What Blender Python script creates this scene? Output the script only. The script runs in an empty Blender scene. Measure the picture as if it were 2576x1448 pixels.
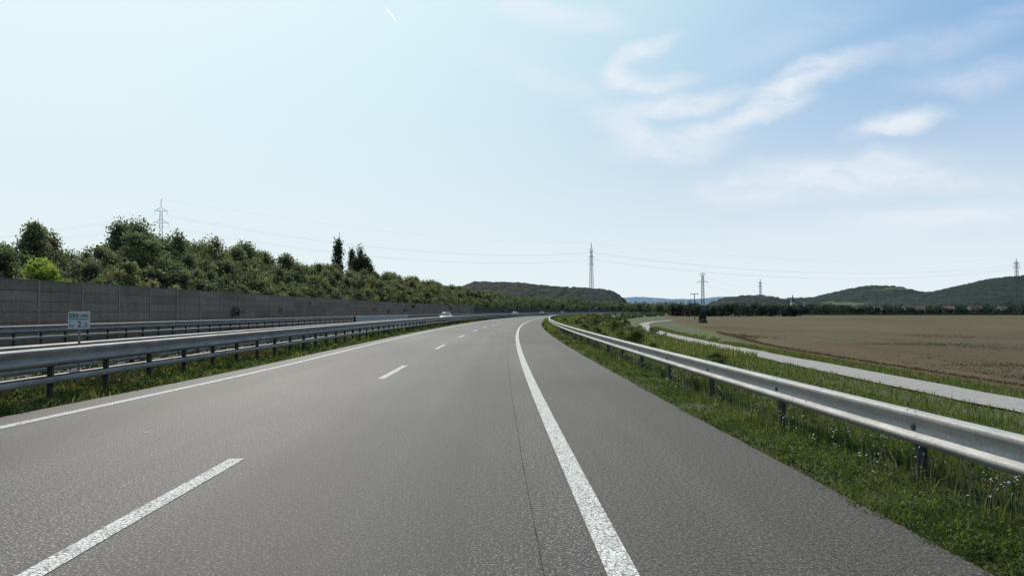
import bpy, math, random
import numpy as np
from mathutils import Vector, Matrix
random.seed(7)
rng = np.random.default_rng(11)
scene = bpy.context.scene
COL = scene.collection
R = 1400.0; X0 = 0.3; Y0 = 38.0
F = 1860.0; HOR = 782.0; CX = 1288.0; CAMH = 1.65

def P(s, off, z=0.0):
    th = s / R; r = R - off
    return (X0 + R - r * math.cos(th), Y0 + r * math.sin(th), z)
def Pn(s, off, z):
    th = s / R; r = R - off
    return np.stack([X0 + R - r * np.cos(th), Y0 + r * np.sin(th), z + 0 * s], -1)
def off_of(x, y):
    return R - np.hypot(x - (X0 + R), y - Y0)
def widen(s):   # the carriageway opens slightly to the left near the viewpoint
    return -.75 * np.clip((-14 - np.asarray(s, float)) / 16, 0, 1.15) ** 1.5

# ---------------------------------------------------------------- terrain height
GO = [-1e5, -60, -24, -22, -21.6, -11.4, -11.0, -8.35, -7.95, 2.1, 2.45, 3.6, 5.5, 10, 13, 1e5]
GZ = [-0.6, -0.3, -0.05, -0.05, -0.14, -0.14, -0.03, -0.03, -0.14, -0.14, -0.03, -0.10, -0.5, -1.7, -2.0, -2.0]
def ground(x, y):
    x = np.asarray(x, float); y = np.asarray(y, float)
    o = off_of(x, y)
    z = np.interp(o, GO, GZ)
    th = np.arctan2(y - Y0, (X0 + R) - x)
    w = np.clip((np.abs(th) - 0.55) / 0.2, 0, 1)
    z = z * (1 - w) + np.where(x > 0, -2.0, z) * w
    z = np.where(x > 700, -2.0, z)
    nz = 0.04 * np.sin(x * 1.3 + np.sin(y * .7)) * np.sin(y * 1.1 + 1.0)
    m = np.clip((o - 3.4) / 2.0, 0, 1) * np.clip((40 - o) / 10, 0, 1)
    return z + nz * m

# ---------------------------------------------------------------- node helpers
def new_mat(name):
    m = bpy.data.materials.new(name); m.use_nodes = True
    nt = m.node_tree; nt.nodes.clear()
    return m, nt
def L(nt, a, b): nt.links.new(a, b)
def ramp(nt, fac, stops):
    r = nt.nodes.new('ShaderNodeValToRGB')
    el = r.color_ramp.elements
    while len(el) < len(stops): el.new(0.5)
    for e, (p, c) in zip(el, stops):
        e.position = p; e.color = (*c, 1) if len(c) == 3 else c
    L(nt, fac, r.inputs[0]); return r.outputs[0]
def mixc(nt, fac, a, b, blend='MIX'):
    m = nt.nodes.new('ShaderNodeMix'); m.data_type = 'RGBA'; m.blend_type = blend
    for sock, v in ((m.inputs[0], fac), (m.inputs[6], a), (m.inputs[7], b)):
        if isinstance(v, bpy.types.NodeSocket): L(nt, v, sock)
        elif isinstance(v, (int, float)): sock.default_value = v
        else: sock.default_value = (*v, 1)
    return m.outputs[2]
def nmath(nt, op, a, b=None, clamp=False):
    n = nt.nodes.new('ShaderNodeMath'); n.operation = op; n.use_clamp = clamp
    for i, v in enumerate((a, b)):
        if v is None: continue
        if isinstance(v, (int, float)): n.inputs[i].default_value = v
        else: L(nt, v, n.inputs[i])
    return n.outputs[0]
def noise(nt, vec, scale, detail=3, rough=0.55, dist=0.0):
    n = nt.nodes.new('ShaderNodeTexNoise')
    n.inputs['Scale'].default_value = scale; n.inputs['Detail'].default_value = detail
    n.inputs['Roughness'].default_value = rough; n.inputs['Distortion'].default_value = dist
    if vec is not None: L(nt, vec, n.inputs['Vector'])
    return n.outputs['Fac']
def principled(nt, color, rough=0.8, metal=0.0, spec=0.4, bump=None, bstr=0.3, bdist=0.02):
    b = nt.nodes.new('ShaderNodeBsdfPrincipled')
    o = nt.nodes.new('ShaderNodeOutputMaterial')
    if isinstance(color, bpy.types.NodeSocket): L(nt, color, b.inputs['Base Color'])
    else: b.inputs['Base Color'].default_value = (*color, 1)
    if isinstance(rough, bpy.types.NodeSocket): L(nt, rough, b.inputs['Roughness'])
    else: b.inputs['Roughness'].default_value = rough
    b.inputs['Metallic'].default_value = metal
    b.inputs['Specular IOR Level'].default_value = spec
    if bump is not None:
        bp = nt.nodes.new('ShaderNodeBump'); bp.inputs['Strength'].default_value = bstr
        bp.inputs['Distance'].default_value = bdist
        L(nt, bump, bp.inputs['Height']); L(nt, bp.outputs[0], b.inputs['Normal'])
    L(nt, b.outputs[0], o.inputs[0]); return b
def mapv(nt, vec, scale):
    m = nt.nodes.new('ShaderNodeMapping'); m.inputs['Scale'].default_value = scale
    L(nt, vec, m.inputs['Vector']); return m.outputs[0]
def pos(nt): return nt.nodes.new('ShaderNodeNewGeometry').outputs['Position']
def objc(nt): return nt.nodes.new('ShaderNodeTexCoord').outputs['Object']

def simple(name, c1, c2, scale=5, rough=0.8, metal=0.0, spec=0.4, bstr=0.2, bdist=0.01, use_obj=False, detail=4):
    m, nt = new_mat(name)
    v = objc(nt) if use_obj else pos(nt)
    n = noise(nt, v, scale, detail)
    c = ramp(nt, n, [(0.3, c1), (0.7, c2)])
    principled(nt, c, rough, metal, spec, n, bstr, bdist)
    return m

# asphalt
def asphalt(name, dark, mid, light, grain, big, tint, trk=0.25, rough=.6, spec=.35, bs=.4):
    m, nt = new_mat(name)
    uv = nt.nodes.new('ShaderNodeUVMap').outputs[0]
    p = pos(nt)
    g = noise(nt, p, grain, 2, 0.6)
    g2 = noise(nt, p, grain * 0.4, 3, 0.7)
    c = ramp(nt, g, [(0.40, dark), (0.52, mid), (0.64, light)])
    c = mixc(nt, 0.9, c, ramp(nt, g2, [(0.38, (0.4, 0.4, 0.4)), (0.62, (1.6, 1.6, 1.6))]), 'MULTIPLY')
    tr = noise(nt, mapv(nt, uv, (0.62, 0.008, 1)), 1.0, 3, 0.6)
    pt = noise(nt, mapv(nt, uv, (0.26, 0.07, 1)), 1.0, 5, 0.6, 0.3)
    c = mixc(nt, 1.0, c, ramp(nt, tr, [(0.38, (1 - trk,) * 3), (0.62, (1 + trk,) * 3)]), 'MULTIPLY')
    c = mixc(nt, 1.0, c, ramp(nt, pt, [(0.38, (1 - big,) * 3), (0.62, (1 + big, 1 + big * .98, 1 + big * .93))]), 'MULTIPLY')
    c = mixc(nt, 1.0, c, tint, 'MULTIPLY')
    principled(nt, c, rough, 0, spec, g, bs, 0.006)
    return m
M_ROAD = asphalt('coarse_asphalt', (0.005, 0.005, 0.006), (0.028, 0.026, 0.026), (0.175, 0.167, 0.16), 52, 0.36, (0.90, 0.86, 0.84), .26, .68, .24, .55)
M_OPP = asphalt('dull_asphalt', (0.01, 0.01, 0.01), (0.03, 0.03, 0.03), (0.07, 0.07, 0.07), 48, 0.2, (1.0, 0.96, 0.93), .15, .9, .2)
M_SHO = asphalt('fine_asphalt', (0.020, 0.0185, 0.0175), (0.042, 0.039, 0.036), (0.108, 0.100, 0.093), 66, 0.20, (1.0, 0.95, 0.91), .14, .74, .24, .45)
def paint_mat():
    m, nt = new_mat('road_paint'); p = pos(nt)
    g = noise(nt, p, 60, 3, 0.6); w = noise(nt, p, 4, 4, 0.6)
    vo = nt.nodes.new('ShaderNodeTexVoronoi'); vo.feature = 'DISTANCE_TO_EDGE'; vo.inputs['Scale'].default_value = 26
    L(nt, p, vo.inputs['Vector'])
    c = ramp(nt, g, [(0.35, (0.18, 0.18, 0.17)), (0.45, (0.56, 0.55, 0.52)), (0.6, (0.72, 0.70, 0.66))])
    c = mixc(nt, 1.0, c, ramp(nt, vo.outputs[0], [(0.0, (0.2,) * 3), (0.14, (1,) * 3)]), 'MULTIPLY')
    c = mixc(nt, 1.0, c, ramp(nt, w, [(0.3, (0.78,) * 3), (0.7, (1.05,) * 3)]), 'MULTIPLY')
    principled(nt, c, 0.8, 0, 0.2, g, 0.4, 0.004); return m
M_PAINT = paint_mat()
M_SEAM = simple('tar_seam', (0.014,) * 3, (0.04,) * 3, 30, 0.9, spec=.1)
M_PATH = simple('pale_lane_surface', (0.21, 0.195, 0.18), (0.30, 0.28, 0.26), 3, 0.95, spec=.15)

def ground_mat():
    m, nt = new_mat('grassy_earth'); p = pos(nt)
    a = noise(nt, p, 1.6, 5, 0.65); b = noise(nt, p, 0.06, 4, 0.6); f = noise(nt, p, 14, 4, 0.7)
    c = ramp(nt, a, [(0.30, (0.034, 0.034, 0.016)), (0.5, (0.058, 0.068, 0.026)), (0.72, (0.105, 0.096, 0.052))])
    c = mixc(nt, ramp(nt, b, [(0.4, (0,) * 3), (0.65, (1,) * 3)]), c, (0.08, 0.085, 0.042))
    c = mixc(nt, 0.7, c, ramp(nt, f, [(0.3, (0.5,) * 3), (0.7, (1.4,) * 3)]), 'MULTIPLY')
    principled(nt, c, 0.95, 0, 0.15, f, 0.8, 0.05); return m
M_GROUND = ground_mat()
def field_mat():
    m, nt = new_mat('brown_field'); p = pos(nt)
    a = noise(nt, mapv(nt, p, (0.03, 0.012, 1)), 1.0, 4, 0.6); f = noise(nt, p, 2.2, 6, 0.75)
    b = noise(nt, mapv(nt, p, (0.010, 0.035, 1)), 1.0, 4, 0.6)
    c = ramp(nt, a, [(0.35, (0.070, 0.051, 0.027)), (0.55, (0.092, 0.069, 0.037)), (0.7, (0.108, 0.084, 0.046))])
    c = mixc(nt, ramp(nt, b, [(0.45, (0,) * 3), (0.62, (.8,) * 3)]), c, (0.078, 0.076, 0.032))
    c = mixc(nt, 0.8, c, ramp(nt, f, [(0.3, (0.6,) * 3), (0.7, (1.3,) * 3)]), 'MULTIPLY')
    w = nt.nodes.new('ShaderNodeTexWave'); w.wave_type = 'BANDS'; w.bands_direction = 'X'; w.inputs['Scale'].default_value = .05; w.inputs['Distortion'].default_value = 1.5; w.inputs['Detail Scale'].default_value = .3
    L(nt, p, w.inputs['Vector'])
    c = mixc(nt, 1.0, c, ramp(nt, w.outputs['Fac'], [(0.0, (.82,)*3), (.12, (1,)*3)]), 'MULTIPLY')
    principled(nt, c, 0.95, 0, 0.08, f, 0.7, 0.1); return m
M_FIELD = field_mat()

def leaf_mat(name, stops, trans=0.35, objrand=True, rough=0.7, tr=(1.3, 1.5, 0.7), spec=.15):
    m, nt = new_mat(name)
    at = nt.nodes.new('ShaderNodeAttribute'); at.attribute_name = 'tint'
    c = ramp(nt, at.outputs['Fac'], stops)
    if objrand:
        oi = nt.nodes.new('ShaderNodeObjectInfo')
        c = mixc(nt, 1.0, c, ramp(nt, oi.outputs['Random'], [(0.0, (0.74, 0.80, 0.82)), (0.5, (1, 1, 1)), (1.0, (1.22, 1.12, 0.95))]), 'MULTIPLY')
    d = nt.nodes.new('ShaderNodeBsdfPrincipled'); L(nt, c, d.inputs['Base Color'])
    d.inputs['Roughness'].default_value = rough; d.inputs['Specular IOR Level'].default_value = spec
    t = nt.nodes.new('ShaderNodeBsdfTranslucent')
    tc = mixc(nt, 1.0, c, tr, 'MULTIPLY'); L(nt, tc, t.inputs['Color'])
    mx = nt.nodes.new('ShaderNodeMixShader'); mx.inputs[0].default_value = trans
    L(nt, d.outputs[0], mx.inputs[1]); L(nt, t.outputs[0], mx.inputs[2])
    o = nt.nodes.new('ShaderNodeOutputMaterial'); L(nt, mx.outputs[0], o.inputs[0])
    return m
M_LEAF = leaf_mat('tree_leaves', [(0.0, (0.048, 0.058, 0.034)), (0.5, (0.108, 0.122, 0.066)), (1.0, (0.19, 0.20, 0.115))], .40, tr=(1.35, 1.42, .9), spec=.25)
M_LEAFB = leaf_mat('bright_leaves', [(0.0, (0.08, 0.11, 0.02)), (0.5, (0.18, 0.22, 0.05)), (1.0, (0.28, 0.32, 0.09))], 0.45)
M_POP = leaf_mat('poplar_leaves', [(0.0, (0.022, 0.027, 0.018)), (1.0, (0.085, 0.094, 0.055))], 0.3, False)
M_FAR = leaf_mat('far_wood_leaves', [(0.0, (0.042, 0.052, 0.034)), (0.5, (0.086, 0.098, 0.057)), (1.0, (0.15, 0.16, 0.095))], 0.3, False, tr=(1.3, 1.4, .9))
M_FARD = leaf_mat('far_dark_leaves', [(0.0, (0.018, 0.026, 0.022)), (0.5, (0.032, 0.042, 0.032)), (1.0, (0.056, 0.068, 0.048))], 0.15, False)
M_SCRUB = leaf_mat('scrub_leaves', [(0.0, (0.028, 0.034, 0.018)), (0.5, (0.060, 0.068, 0.034)), (1.0, (0.13, 0.12, 0.07))], 0.3, False)
M_GRASS = leaf_mat('grass_blades', [(0.0, (0.030, 0.042, 0.012)), (0.4, (0.078, 0.100, 0.027)), (0.7, (0.128, 0.148, 0.046)), (0.87, (0.19, 0.17, 0.088)), (1.0, (0.28, 0.245, 0.145))], 0.38, False, tr=(1.3, 1.4, .7))
M_WEED = leaf_mat('weed_leaves', [(0.0, (0.026, 0.037, 0.014)), (0.6, (0.070, 0.095, 0.028)), (1.0, (0.14, 0.17, 0.055))], 0.38, False, tr=(1.3, 1.4, .7))
M_STRAW = leaf_mat('crop_stalks', [(0.0, (0.050, 0.037, 0.020)), (0.5, (0.09, 0.068, 0.037)), (1.0, (0.135, 0.105, 0.06))], 0.2, False, tr=(1, 1, .8))
M_DRY = leaf_mat('dry_stems', [(0.0, (0.06, 0.05, 0.03)), (0.5, (0.14, 0.115, 0.07)), (1.0, (0.25, 0.215, 0.15))], 0.2, False, tr=(1, 1, .8))
M_FLOW = leaf_mat('flower_petals', [(0.0, (0.32, 0.34, 0.6)), (1.0, (0.55, 0.55, 0.70))], 0.3, False)
M_CREAM = leaf_mat('cream_blossom', [(0.0, (0.12, 0.16, 0.06)), (0.5, (0.30, 0.32, 0.19)), (1.0, (0.48, 0.47, 0.34))], 0.3, False)
M_BARK = simple('bark', (0.05, 0.042, 0.035), (0.13, 0.12, 0.10), 6, 0.9, use_obj=True)
def steel(name, c1, c2, rough, metal):
    m, nt = new_mat(name); p = pos(nt)
    n = noise(nt, mapv(nt, p, (1, 1, 6)), 1.5, 5, 0.65); f = noise(nt, p, 24, 4, .65)
    c = ramp(nt, n, [(0.3, c1), (0.7, c2)])
    c = mixc(nt, 0.7, c, ramp(nt, f, [(0.3, (0.65,) * 3), (0.7, (1.2,) * 3)]), 'MULTIPLY')
    principled(nt, c, ramp(nt, n, [(0.3, (rough + .1,) * 3), (0.7, (rough - .05,) * 3)]), metal, 0.4, f, 0.12, 0.003); return m
M_STEEL = steel('galvanised_steel', (0.27, 0.26, 0.24), (0.43, 0.415, 0.385), 0.6, 0.0)
M_STEELD = steel('weathered_steel', (0.13, 0.122, 0.11), (0.25, 0.236, 0.215), 0.62, 0.0)
M_POST = steel('post_steel', (0.05, 0.046, 0.042), (0.095, 0.088, 0.08), 0.75, 0.0)
M_PYL = steel('pylon_steel', (0.12, 0.13, 0.14), (0.17, 0.18, 0.19), 0.7, 0.0)
M_PYLD = steel('mast_steel', (0.06, 0.065, 0.07), (0.10, 0.105, 0.11), 0.7, 0.0)
M_CABLE = simple('cable_metal', (0.4, 0.42, 0.45), (0.45, 0.47, 0.5), 3, 0.7)
M_WOOD = simple('pole_wood', (0.05, 0.04, 0.03), (0.1, 0.08, 0.06), 8, 0.9, use_obj=True)
M_CONC = simple('pale_concrete', (0.19, 0.182, 0.17), (0.28, 0.27, 0.25), 3, 0.9)
def wall_mat():
    m, nt = new_mat('noise_wall_concrete'); uv = nt.nodes.new('ShaderNodeUVMap').outputs[0]
    p = pos(nt)
    n = noise(nt, mapv(nt, uv, (0.25, 0.5, 1)), 1.0, 5, 0.65); f = noise(nt, p, 6, 5, 0.7)
    st = noise(nt, mapv(nt, uv, (2.5, 0.35, 1)), 1.0, 4, 0.6)
    c = ramp(nt, n, [(0.3, (0.150, 0.112, 0.084)), (0.7, (0.205, 0.158, 0.122))])
    c = mixc(nt, 0.6, c, ramp(nt, st, [(0.3, (0.72,) * 3), (0.7, (1.15,) * 3)]), 'MULTIPLY')
    c = mixc(nt, 0.8, c, ramp(nt, f, [(0.3, (0.65,) * 3), (0.7, (1.22,) * 3)]), 'MULTIPLY')
    sp = nt.nodes.new('ShaderNodeSeparateXYZ'); L(nt, uv, sp.inputs[0])
    pan = nt.nodes.new('ShaderNodeTexWhiteNoise'); pan.noise_dimensions = '2D'
    cb = nt.nodes.new('ShaderNodeCombineXYZ'); L(nt, nmath(nt, 'FLOOR', nmath(nt, 'MULTIPLY', nmath(nt, 'ADD', sp.outputs[0], 2.0), .25)), cb.inputs[0]); L(nt, nmath(nt, 'FLOOR', nmath(nt, 'MULTIPLY', sp.outputs[1], 1/.56)), cb.inputs[1])
    L(nt, cb.outputs[0], pan.inputs['Vector'])
    c = mixc(nt, 1.0, c, ramp(nt, pan.outputs[0], [(0, (.84,)*3), (1, (1.12,)*3)]), 'MULTIPLY')
    fr = nmath(nt, 'FRACT', nmath(nt, 'MULTIPLY', sp.outputs[1], 1/.56))
    j = nmath(nt, 'LESS_THAN', fr, .08)
    jj = nmath(nt, 'MULTIPLY', j, .55)
    c = mixc(nt, jj, c, (.03, .024, .019))
    principled(nt, c, 0.95, 0, 0.06, f, 0.4, 0.02); return m
M_WALL = wall_mat()
M_WALLP = simple('wall_post_concrete', (0.18, 0.148, 0.122), (0.25, 0.21, 0.175), 4, 0.95, spec=.08)
M_DARKWALL = simple('dark_wood_wall', (0.04, 0.032, 0.028), (0.065, 0.054, 0.047), 2, 0.95, spec=.15)

# ---------------------------------------------------------------- mesh helpers
def make_mesh(name, V, Fc, mat=None, tint=None, uv=None, smooth=False):
    me = bpy.data.meshes.new(name)
    V = np.asarray(V, dtype=np.float32); Fc = np.asarray(Fc, dtype=np.int32)
    k = Fc.shape[1]
    me.vertices.add(len(V)); me.vertices.foreach_set('co', V.ravel())
    me.loops.add(Fc.size); me.loops.foreach_set('vertex_index', Fc.ravel())
    me.polygons.add(len(Fc)); me.polygons.foreach_set('loop_start', np.arange(0, Fc.size, k, dtype=np.int32))
    me.polygons.foreach_set('loop_total', np.full(len(Fc), k, dtype=np.int32))
    if smooth: me.polygons.foreach_set('use_smooth', np.ones(len(Fc), dtype=bool))
    me.update(calc_edges=True)
    if tint is not None:
        a = me.attributes.new('tint', 'FLOAT', 'POINT'); a.data.foreach_set('value', np.asarray(tint, dtype=np.float32))
    if uv is not None:
        u = me.uv_layers.new(name='UVMap'); u.data.foreach_set('uv', np.asarray(uv, dtype=np.float32)[Fc.ravel()].ravel())
    if mat: me.materials.append(mat)
    return me
def add(name, me, parent=None, loc=None, rz=None):
    o = bpy.data.objects.new(name, me); COL.objects.link(o)
    if loc is not None: o.location = loc
    if rz is not None: o.rotation_euler = (0, 0, rz)
    if parent is not None: o.parent = parent
    return o
def wchild(name, me, parent):
    o = add(name, me, parent); o.matrix_parent_inverse = Matrix.Translation(-Vector(parent.location)); return o
def tag(o, label, cat, group=None, kind=None):
    o['label'] = label; o['category'] = cat
    if group: o['group'] = group
    if kind: o['kind'] = kind
def empty(name, loc, label, cat, group=None, rz=0.0):
    o = bpy.data.objects.new(name, None); o.empty_display_size = 0.5; o.location = loc; o.rotation_euler = (0, 0, rz)
    COL.objects.link(o); tag(o, label, cat, group); return o
def sweep(name, prof, s, off, mat, closed=False, smooth=False):
    s = np.asarray(s, float); n = len(s); m = len(prof)
    V = np.concatenate([Pn(s, off + d, z)[:, None, :] for d, z in prof], 1).reshape(-1, 3)
    acc = [0.0]
    for i in range(1, m): acc.append(acc[-1] + math.hypot(prof[i][0] - prof[i-1][0], prof[i][1] - prof[i-1][1]))
    flat = all(abs(z - prof[0][1]) < 1e-6 for _, z in prof)
    o0 = float(np.mean(off)) if isinstance(off, np.ndarray) else off
    UV = np.array([[(o0 + prof[j][0]) if flat else acc[j], s[i]] for i in range(n) for j in range(m)])
    if not flat: UV = UV[:, ::-1]
    Fc = []
    mm = m if closed else m - 1
    for i in range(n - 1):
        for j in range(mm):
            a = i * m + j; b = i * m + (j + 1) % m
            Fc.append((a, b, b + m, a + m))
    return make_mesh(name, V, Fc, mat, uv=UV, smooth=smooth)
class MB:
    def __init__(s): s.v = []; s.f = []
    def quadbox(s, a, b, w, h=None):
        a = Vector(a); b = Vector(b); d = (b - a)
        if d.length < 1e-6: return
        d.normalize(); up = Vector((0, 0, 1)) if abs(d.z) < .95 else Vector((1, 0, 0))
        x = d.cross(up).normalized(); y = x.cross(d); h = h or w
        i = len(s.v)
        for p in (a, b):
            for sx, sy in ((-1, -1), (1, -1), (1, 1), (-1, 1)): s.v.append(tuple(p + x * sx * w / 2 + y * sy * h / 2))
        s.f += [(i, i+1, i+5, i+4), (i+1, i+2, i+6, i+5), (i+2, i+3, i+7, i+6), (i+3, i, i+4, i+7), (i+3, i+2, i+1, i), (i+4, i+5, i+6, i+7)]
    def box(s, lo, hi):
        i = len(s.v); (x0, y0, z0), (x1, y1, z1) = lo, hi
        s.v += [(x0,y0,z0),(x1,y0,z0),(x1,y1,z0),(x0,y1,z0),(x0,y0,z1),(x1,y0,z1),(x1,y1,z1),(x0,y1,z1)]
        s.f += [(i+3,i+2,i+1,i),(i+4,i+5,i+6,i+7),(i,i+1,i+5,i+4),(i+1,i+2,i+6,i+5),(i+2,i+3,i+7,i+6),(i+3,i,i+4,i+7)]
    def tube(s, pts, rad, n=6):
        i0 = len(s.v)
        for k, p in enumerate(pts):
            p = Vector(p); q = Vector(pts[min(k+1, len(pts)-1)]) - Vector(pts[max(k-1, 0)]); q.normalize()
            up = Vector((0, 0, 1)) if abs(q.z) < .9 else Vector((1, 0, 0))
            x = q.cross(up).normalized(); y = x.cross(q)
            for j in range(n):
                a = 2 * math.pi * j / n; s.v.append(tuple(p + (x * math.cos(a) + y * math.sin(a)) * rad[k]))
        for k in range(len(pts) - 1):
            for j in range(n):
                a = i0 + k*n + j; b = i0 + k*n + (j+1) % n
                s.f.append((a, b, b+n, a+n))
    def mesh(s, name, mat, smooth=False):
        me = bpy.data.meshes.new(name); me.from_pydata(s.v, [], s.f); me.materials.append(mat)
        if smooth: me.polygons.foreach_set('use_smooth', np.ones(len(me.polygons), dtype=bool))
        me.update(); return me

# ---------------------------------------------------------------- camera
cam = bpy.data.cameras.new('camera'); cam.lens = 36.0 * F / 2576; cam.sensor_width = 36; cam.clip_end = 30000; cam.clip_start = 0.05
co = bpy.data.objects.new('camera', cam); COL.objects.link(co); co.location = (0, 0, CAMH)
co.rotation_euler = (math.radians(90) + math.atan((HOR - 724) / F), 0, 0)
scene.camera = co

# ---------------------------------------------------------------- ground
def axis(fine_lo, fine_hi, step, lo, hi, g=1.25):
    a = list(np.arange(fine_lo, fine_hi + 1e-6, step)); d = step; x = fine_hi
    while x < hi: d *= g; x = min(x + d, hi); a.append(x)
    d = step; x = fine_lo; b = []
    while x > lo: d *= g; x = max(x - d, lo); b.append(x)
    return np.array(b[::-1] + a)
xs = axis(-30, 60, 0.4, -9000, 9000); ys = axis(-8, 300, 1.5, -600, 12000, 1.15)
XX, YY = np.meshgrid(xs, ys); ZZ = ground(XX, YY)
V = np.stack([XX, YY, ZZ], -1).reshape(-1, 3); nx = len(xs)
ii = (np.arange(len(ys) - 1)[:, None] * nx + np.arange(nx - 1)[None, :]).ravel()
Fg = np.stack([ii, ii + 1, ii + nx + 1, ii + nx], -1)
g = add('ground', make_mesh('ground', V, Fg, M_GROUND, smooth=True)); tag(g, 'grassy ground with dry earth patches', 'ground', kind='structure')

# ---------------------------------------------------------------- roads
S = np.concatenate([np.arange(-60, 120, 2.0), np.arange(120, 760, 6.0)])
def struct(name, me, label, cat):
    o = add(name, me); tag(o, label, cat, kind='structure'); return o
me = sweep('road', [(-8.0, 0), (-6, 0), (-3, 0), (-0.12, 0)], S, 0, M_ROAD)
wl = Pn(S, -8.0 + widen(S), 0)
for i in range(len(S)): me.vertices[i*4].co = wl[i]
struct('road', me, 'coarse grey asphalt motorway lanes', 'road')
struct('road_shoulder', sweep('road_shoulder', [(-0.12, 0), (1, 0), (2.32, 0)], S, 0, M_SHO), 'smooth asphalt hard shoulder', 'road')
struct('opposite_road', sweep('opposite_road', [(-21.9, 0), (-16, 0), (-11.2, 0)], S, 0, M_OPP), 'asphalt opposite carriageway', 'road')
struct('edge_line_marking', sweep('edge_line', [(-0.10, .005), (0.10, .005)], S, 0, M_PAINT), 'worn white edge line', 'road marking')
struct('edge_line_marking', sweep('edge_line', [(-0.10, .005), (0.10, .005)], S, -7.25 + widen(S), M_PAINT), 'worn white edge line', 'road marking')
struct('edge_line_marking', sweep('edge_line', [(-0.08, .005), (0.08, .005)], S, -11.9, M_PAINT), 'worn white edge line', 'road marking')
struct('edge_line_marking', sweep('edge_line', [(-0.08, .005), (0.08, .005)], S, -19.3, M_PAINT), 'worn white edge line', 'road marking')
Ss = np.arange(-60, 120, .35)
wob = 0.003 * np.sin(Ss * 1.1); ww = .003 + .0024*np.sin(Ss*7.3)*np.sin(Ss*2.1)
sv = np.stack([Pn(Ss, -0.5 + wob - ww, .003), Pn(Ss, -0.5 + wob + ww, .003)], 1).reshape(-1, 3)
sf = [(2*i, 2*i+1, 2*i+3, 2*i+2) for i in range(len(Ss)-1)]
struct('road_seam', make_mesh('road_seam', sv, sf, M_SEAM), 'thin dark tar seam in the asphalt', 'road')
s0 = 4.0 - Y0; first = True
while s0 < 560:
    sd_ = np.linspace(s0 - (1.2 if first else 0), s0 + 4.4, 5); oo = -3.62 + .09*widen(sd_)
    struct('lane_dash_marking', sweep('lane_dash', [(-0.085, .005), (0.085, .005)], sd_, oo, M_PAINT), 'white dash between the lanes', 'road marking')
    s0 += 14.1; first = False
for (fx, fy, a) in ((-4.97, 10.1, .3),):
    b = MB(); b.v = [(-.035, -.02, 0), (.03, -.026, 0), (.045, .012, 0), (-.02, .022, 0)]; b.f = [(0, 1, 2, 3)]
    o = add('road_paint_fleck', b.mesh('fleck', M_PAINT), loc=(fx, fy, .006), rz=a); tag(o, 'small white paint fleck on the asphalt', 'road marking', kind='structure')

# path
PY = [-15, 10, 29.1, 54.3, 87, 121, 150, 178.7, 215, 242, 300, 380, 500]
PX = [18.9, 19.0, 19.4, 20.4, 21.8, 24.2, 27.3, 31.6, 38.5, 45.5, 66, 100, 160]
yy = np.concatenate([np.arange(-15, 120, 3), np.arange(120, 500, 8)])
def smooth_interp(y, a, b):
    v = np.interp(y, a, b); return (np.interp(y-8, a, b) + np.interp(y+8, a, b) + 2*v) / 4
px_ = smooth_interp(yy, PY, PX); T = np.gradient(px_, yy); nrm = np.stack([np.ones_like(T), -T], -1); nrm /= np.linalg.norm(nrm, axis=1)[:, None]
pv = []
for e in (-1.4, 0, 1.4): pv.append(np.stack([px_ + nrm[:, 0]*e, yy + nrm[:, 1]*e, ground(px_ + nrm[:, 0]*e, yy + nrm[:, 1]*e) + .07], -1))
pv = np.stack(pv, 1).reshape(-1, 3)
pf = [(3*i+j, 3*i+j+1, 3*i+j+4, 3*i+j+3) for i in range(len(yy)-1) for j in range(2)]
struct('path', make_mesh('path', pv, pf, M_PATH, smooth=True), 'pale surfaced farm lane between grass and field', 'path')

# field
BY = [2, 31, 61, 77, 93, 150, 206, 377, 620]; BX = [22.2, 22.8, 24.0, 25.6, 28.5, 38, 47, 78, 125]
fy = np.concatenate([np.arange(-10, 80, .8), np.arange(80, 200, 2), np.arange(200, 612, 6)])
ft = np.linspace(0, 1, 170) ** 2.6
fb = smooth_interp(fy, BY, BX)
GX = fb[:, None] + ft[None, :] * (700 - fb[:, None]); GY = np.repeat(fy[:, None], len(ft), 1)
edge = np.clip(np.minimum((GX - fb[:, None]) / .7, (608 - GY) / 6), 0, 1)
hz = -2.05 + edge * (0.42 + 0.03 * np.sin(GX * 2.1 + np.sin(GY * .9) * 2) * np.sin(GY * 1.7) + .08 * np.sin(GX * .23 + 1) * np.sin(GY * .11) + rng.normal(0, .015, GX.shape))
gap = np.exp(-(((GX - 36) / 5) ** 2 + ((GY - 46) / .8) ** 2)) + np.exp(-(((GX - 40) / 7) ** 2 + ((GY - 75) / 1.2) ** 2)) + np.exp(-(((GX - 30) / 2) ** 2 + ((GY - 38) / .7) ** 2)) + np.exp(-(((GX - 27) / 1.5) ** 2 + ((GY - 36) / 2.5) ** 2))
hz -= .33 * np.clip(gap, 0, 1)
fv = np.stack([GX, GY, hz], -1).reshape(-1, 3); nx = len(ft)
ii = (np.arange(len(fy) - 1)[:, None] * nx + np.arange(nx - 1)[None, :]).ravel()
struct('field', make_mesh('field', fv, np.stack([ii, ii+1, ii+nx+1, ii+nx], -1), M_FIELD, smooth=True), 'brown ripe crop field', 'field')
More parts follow.
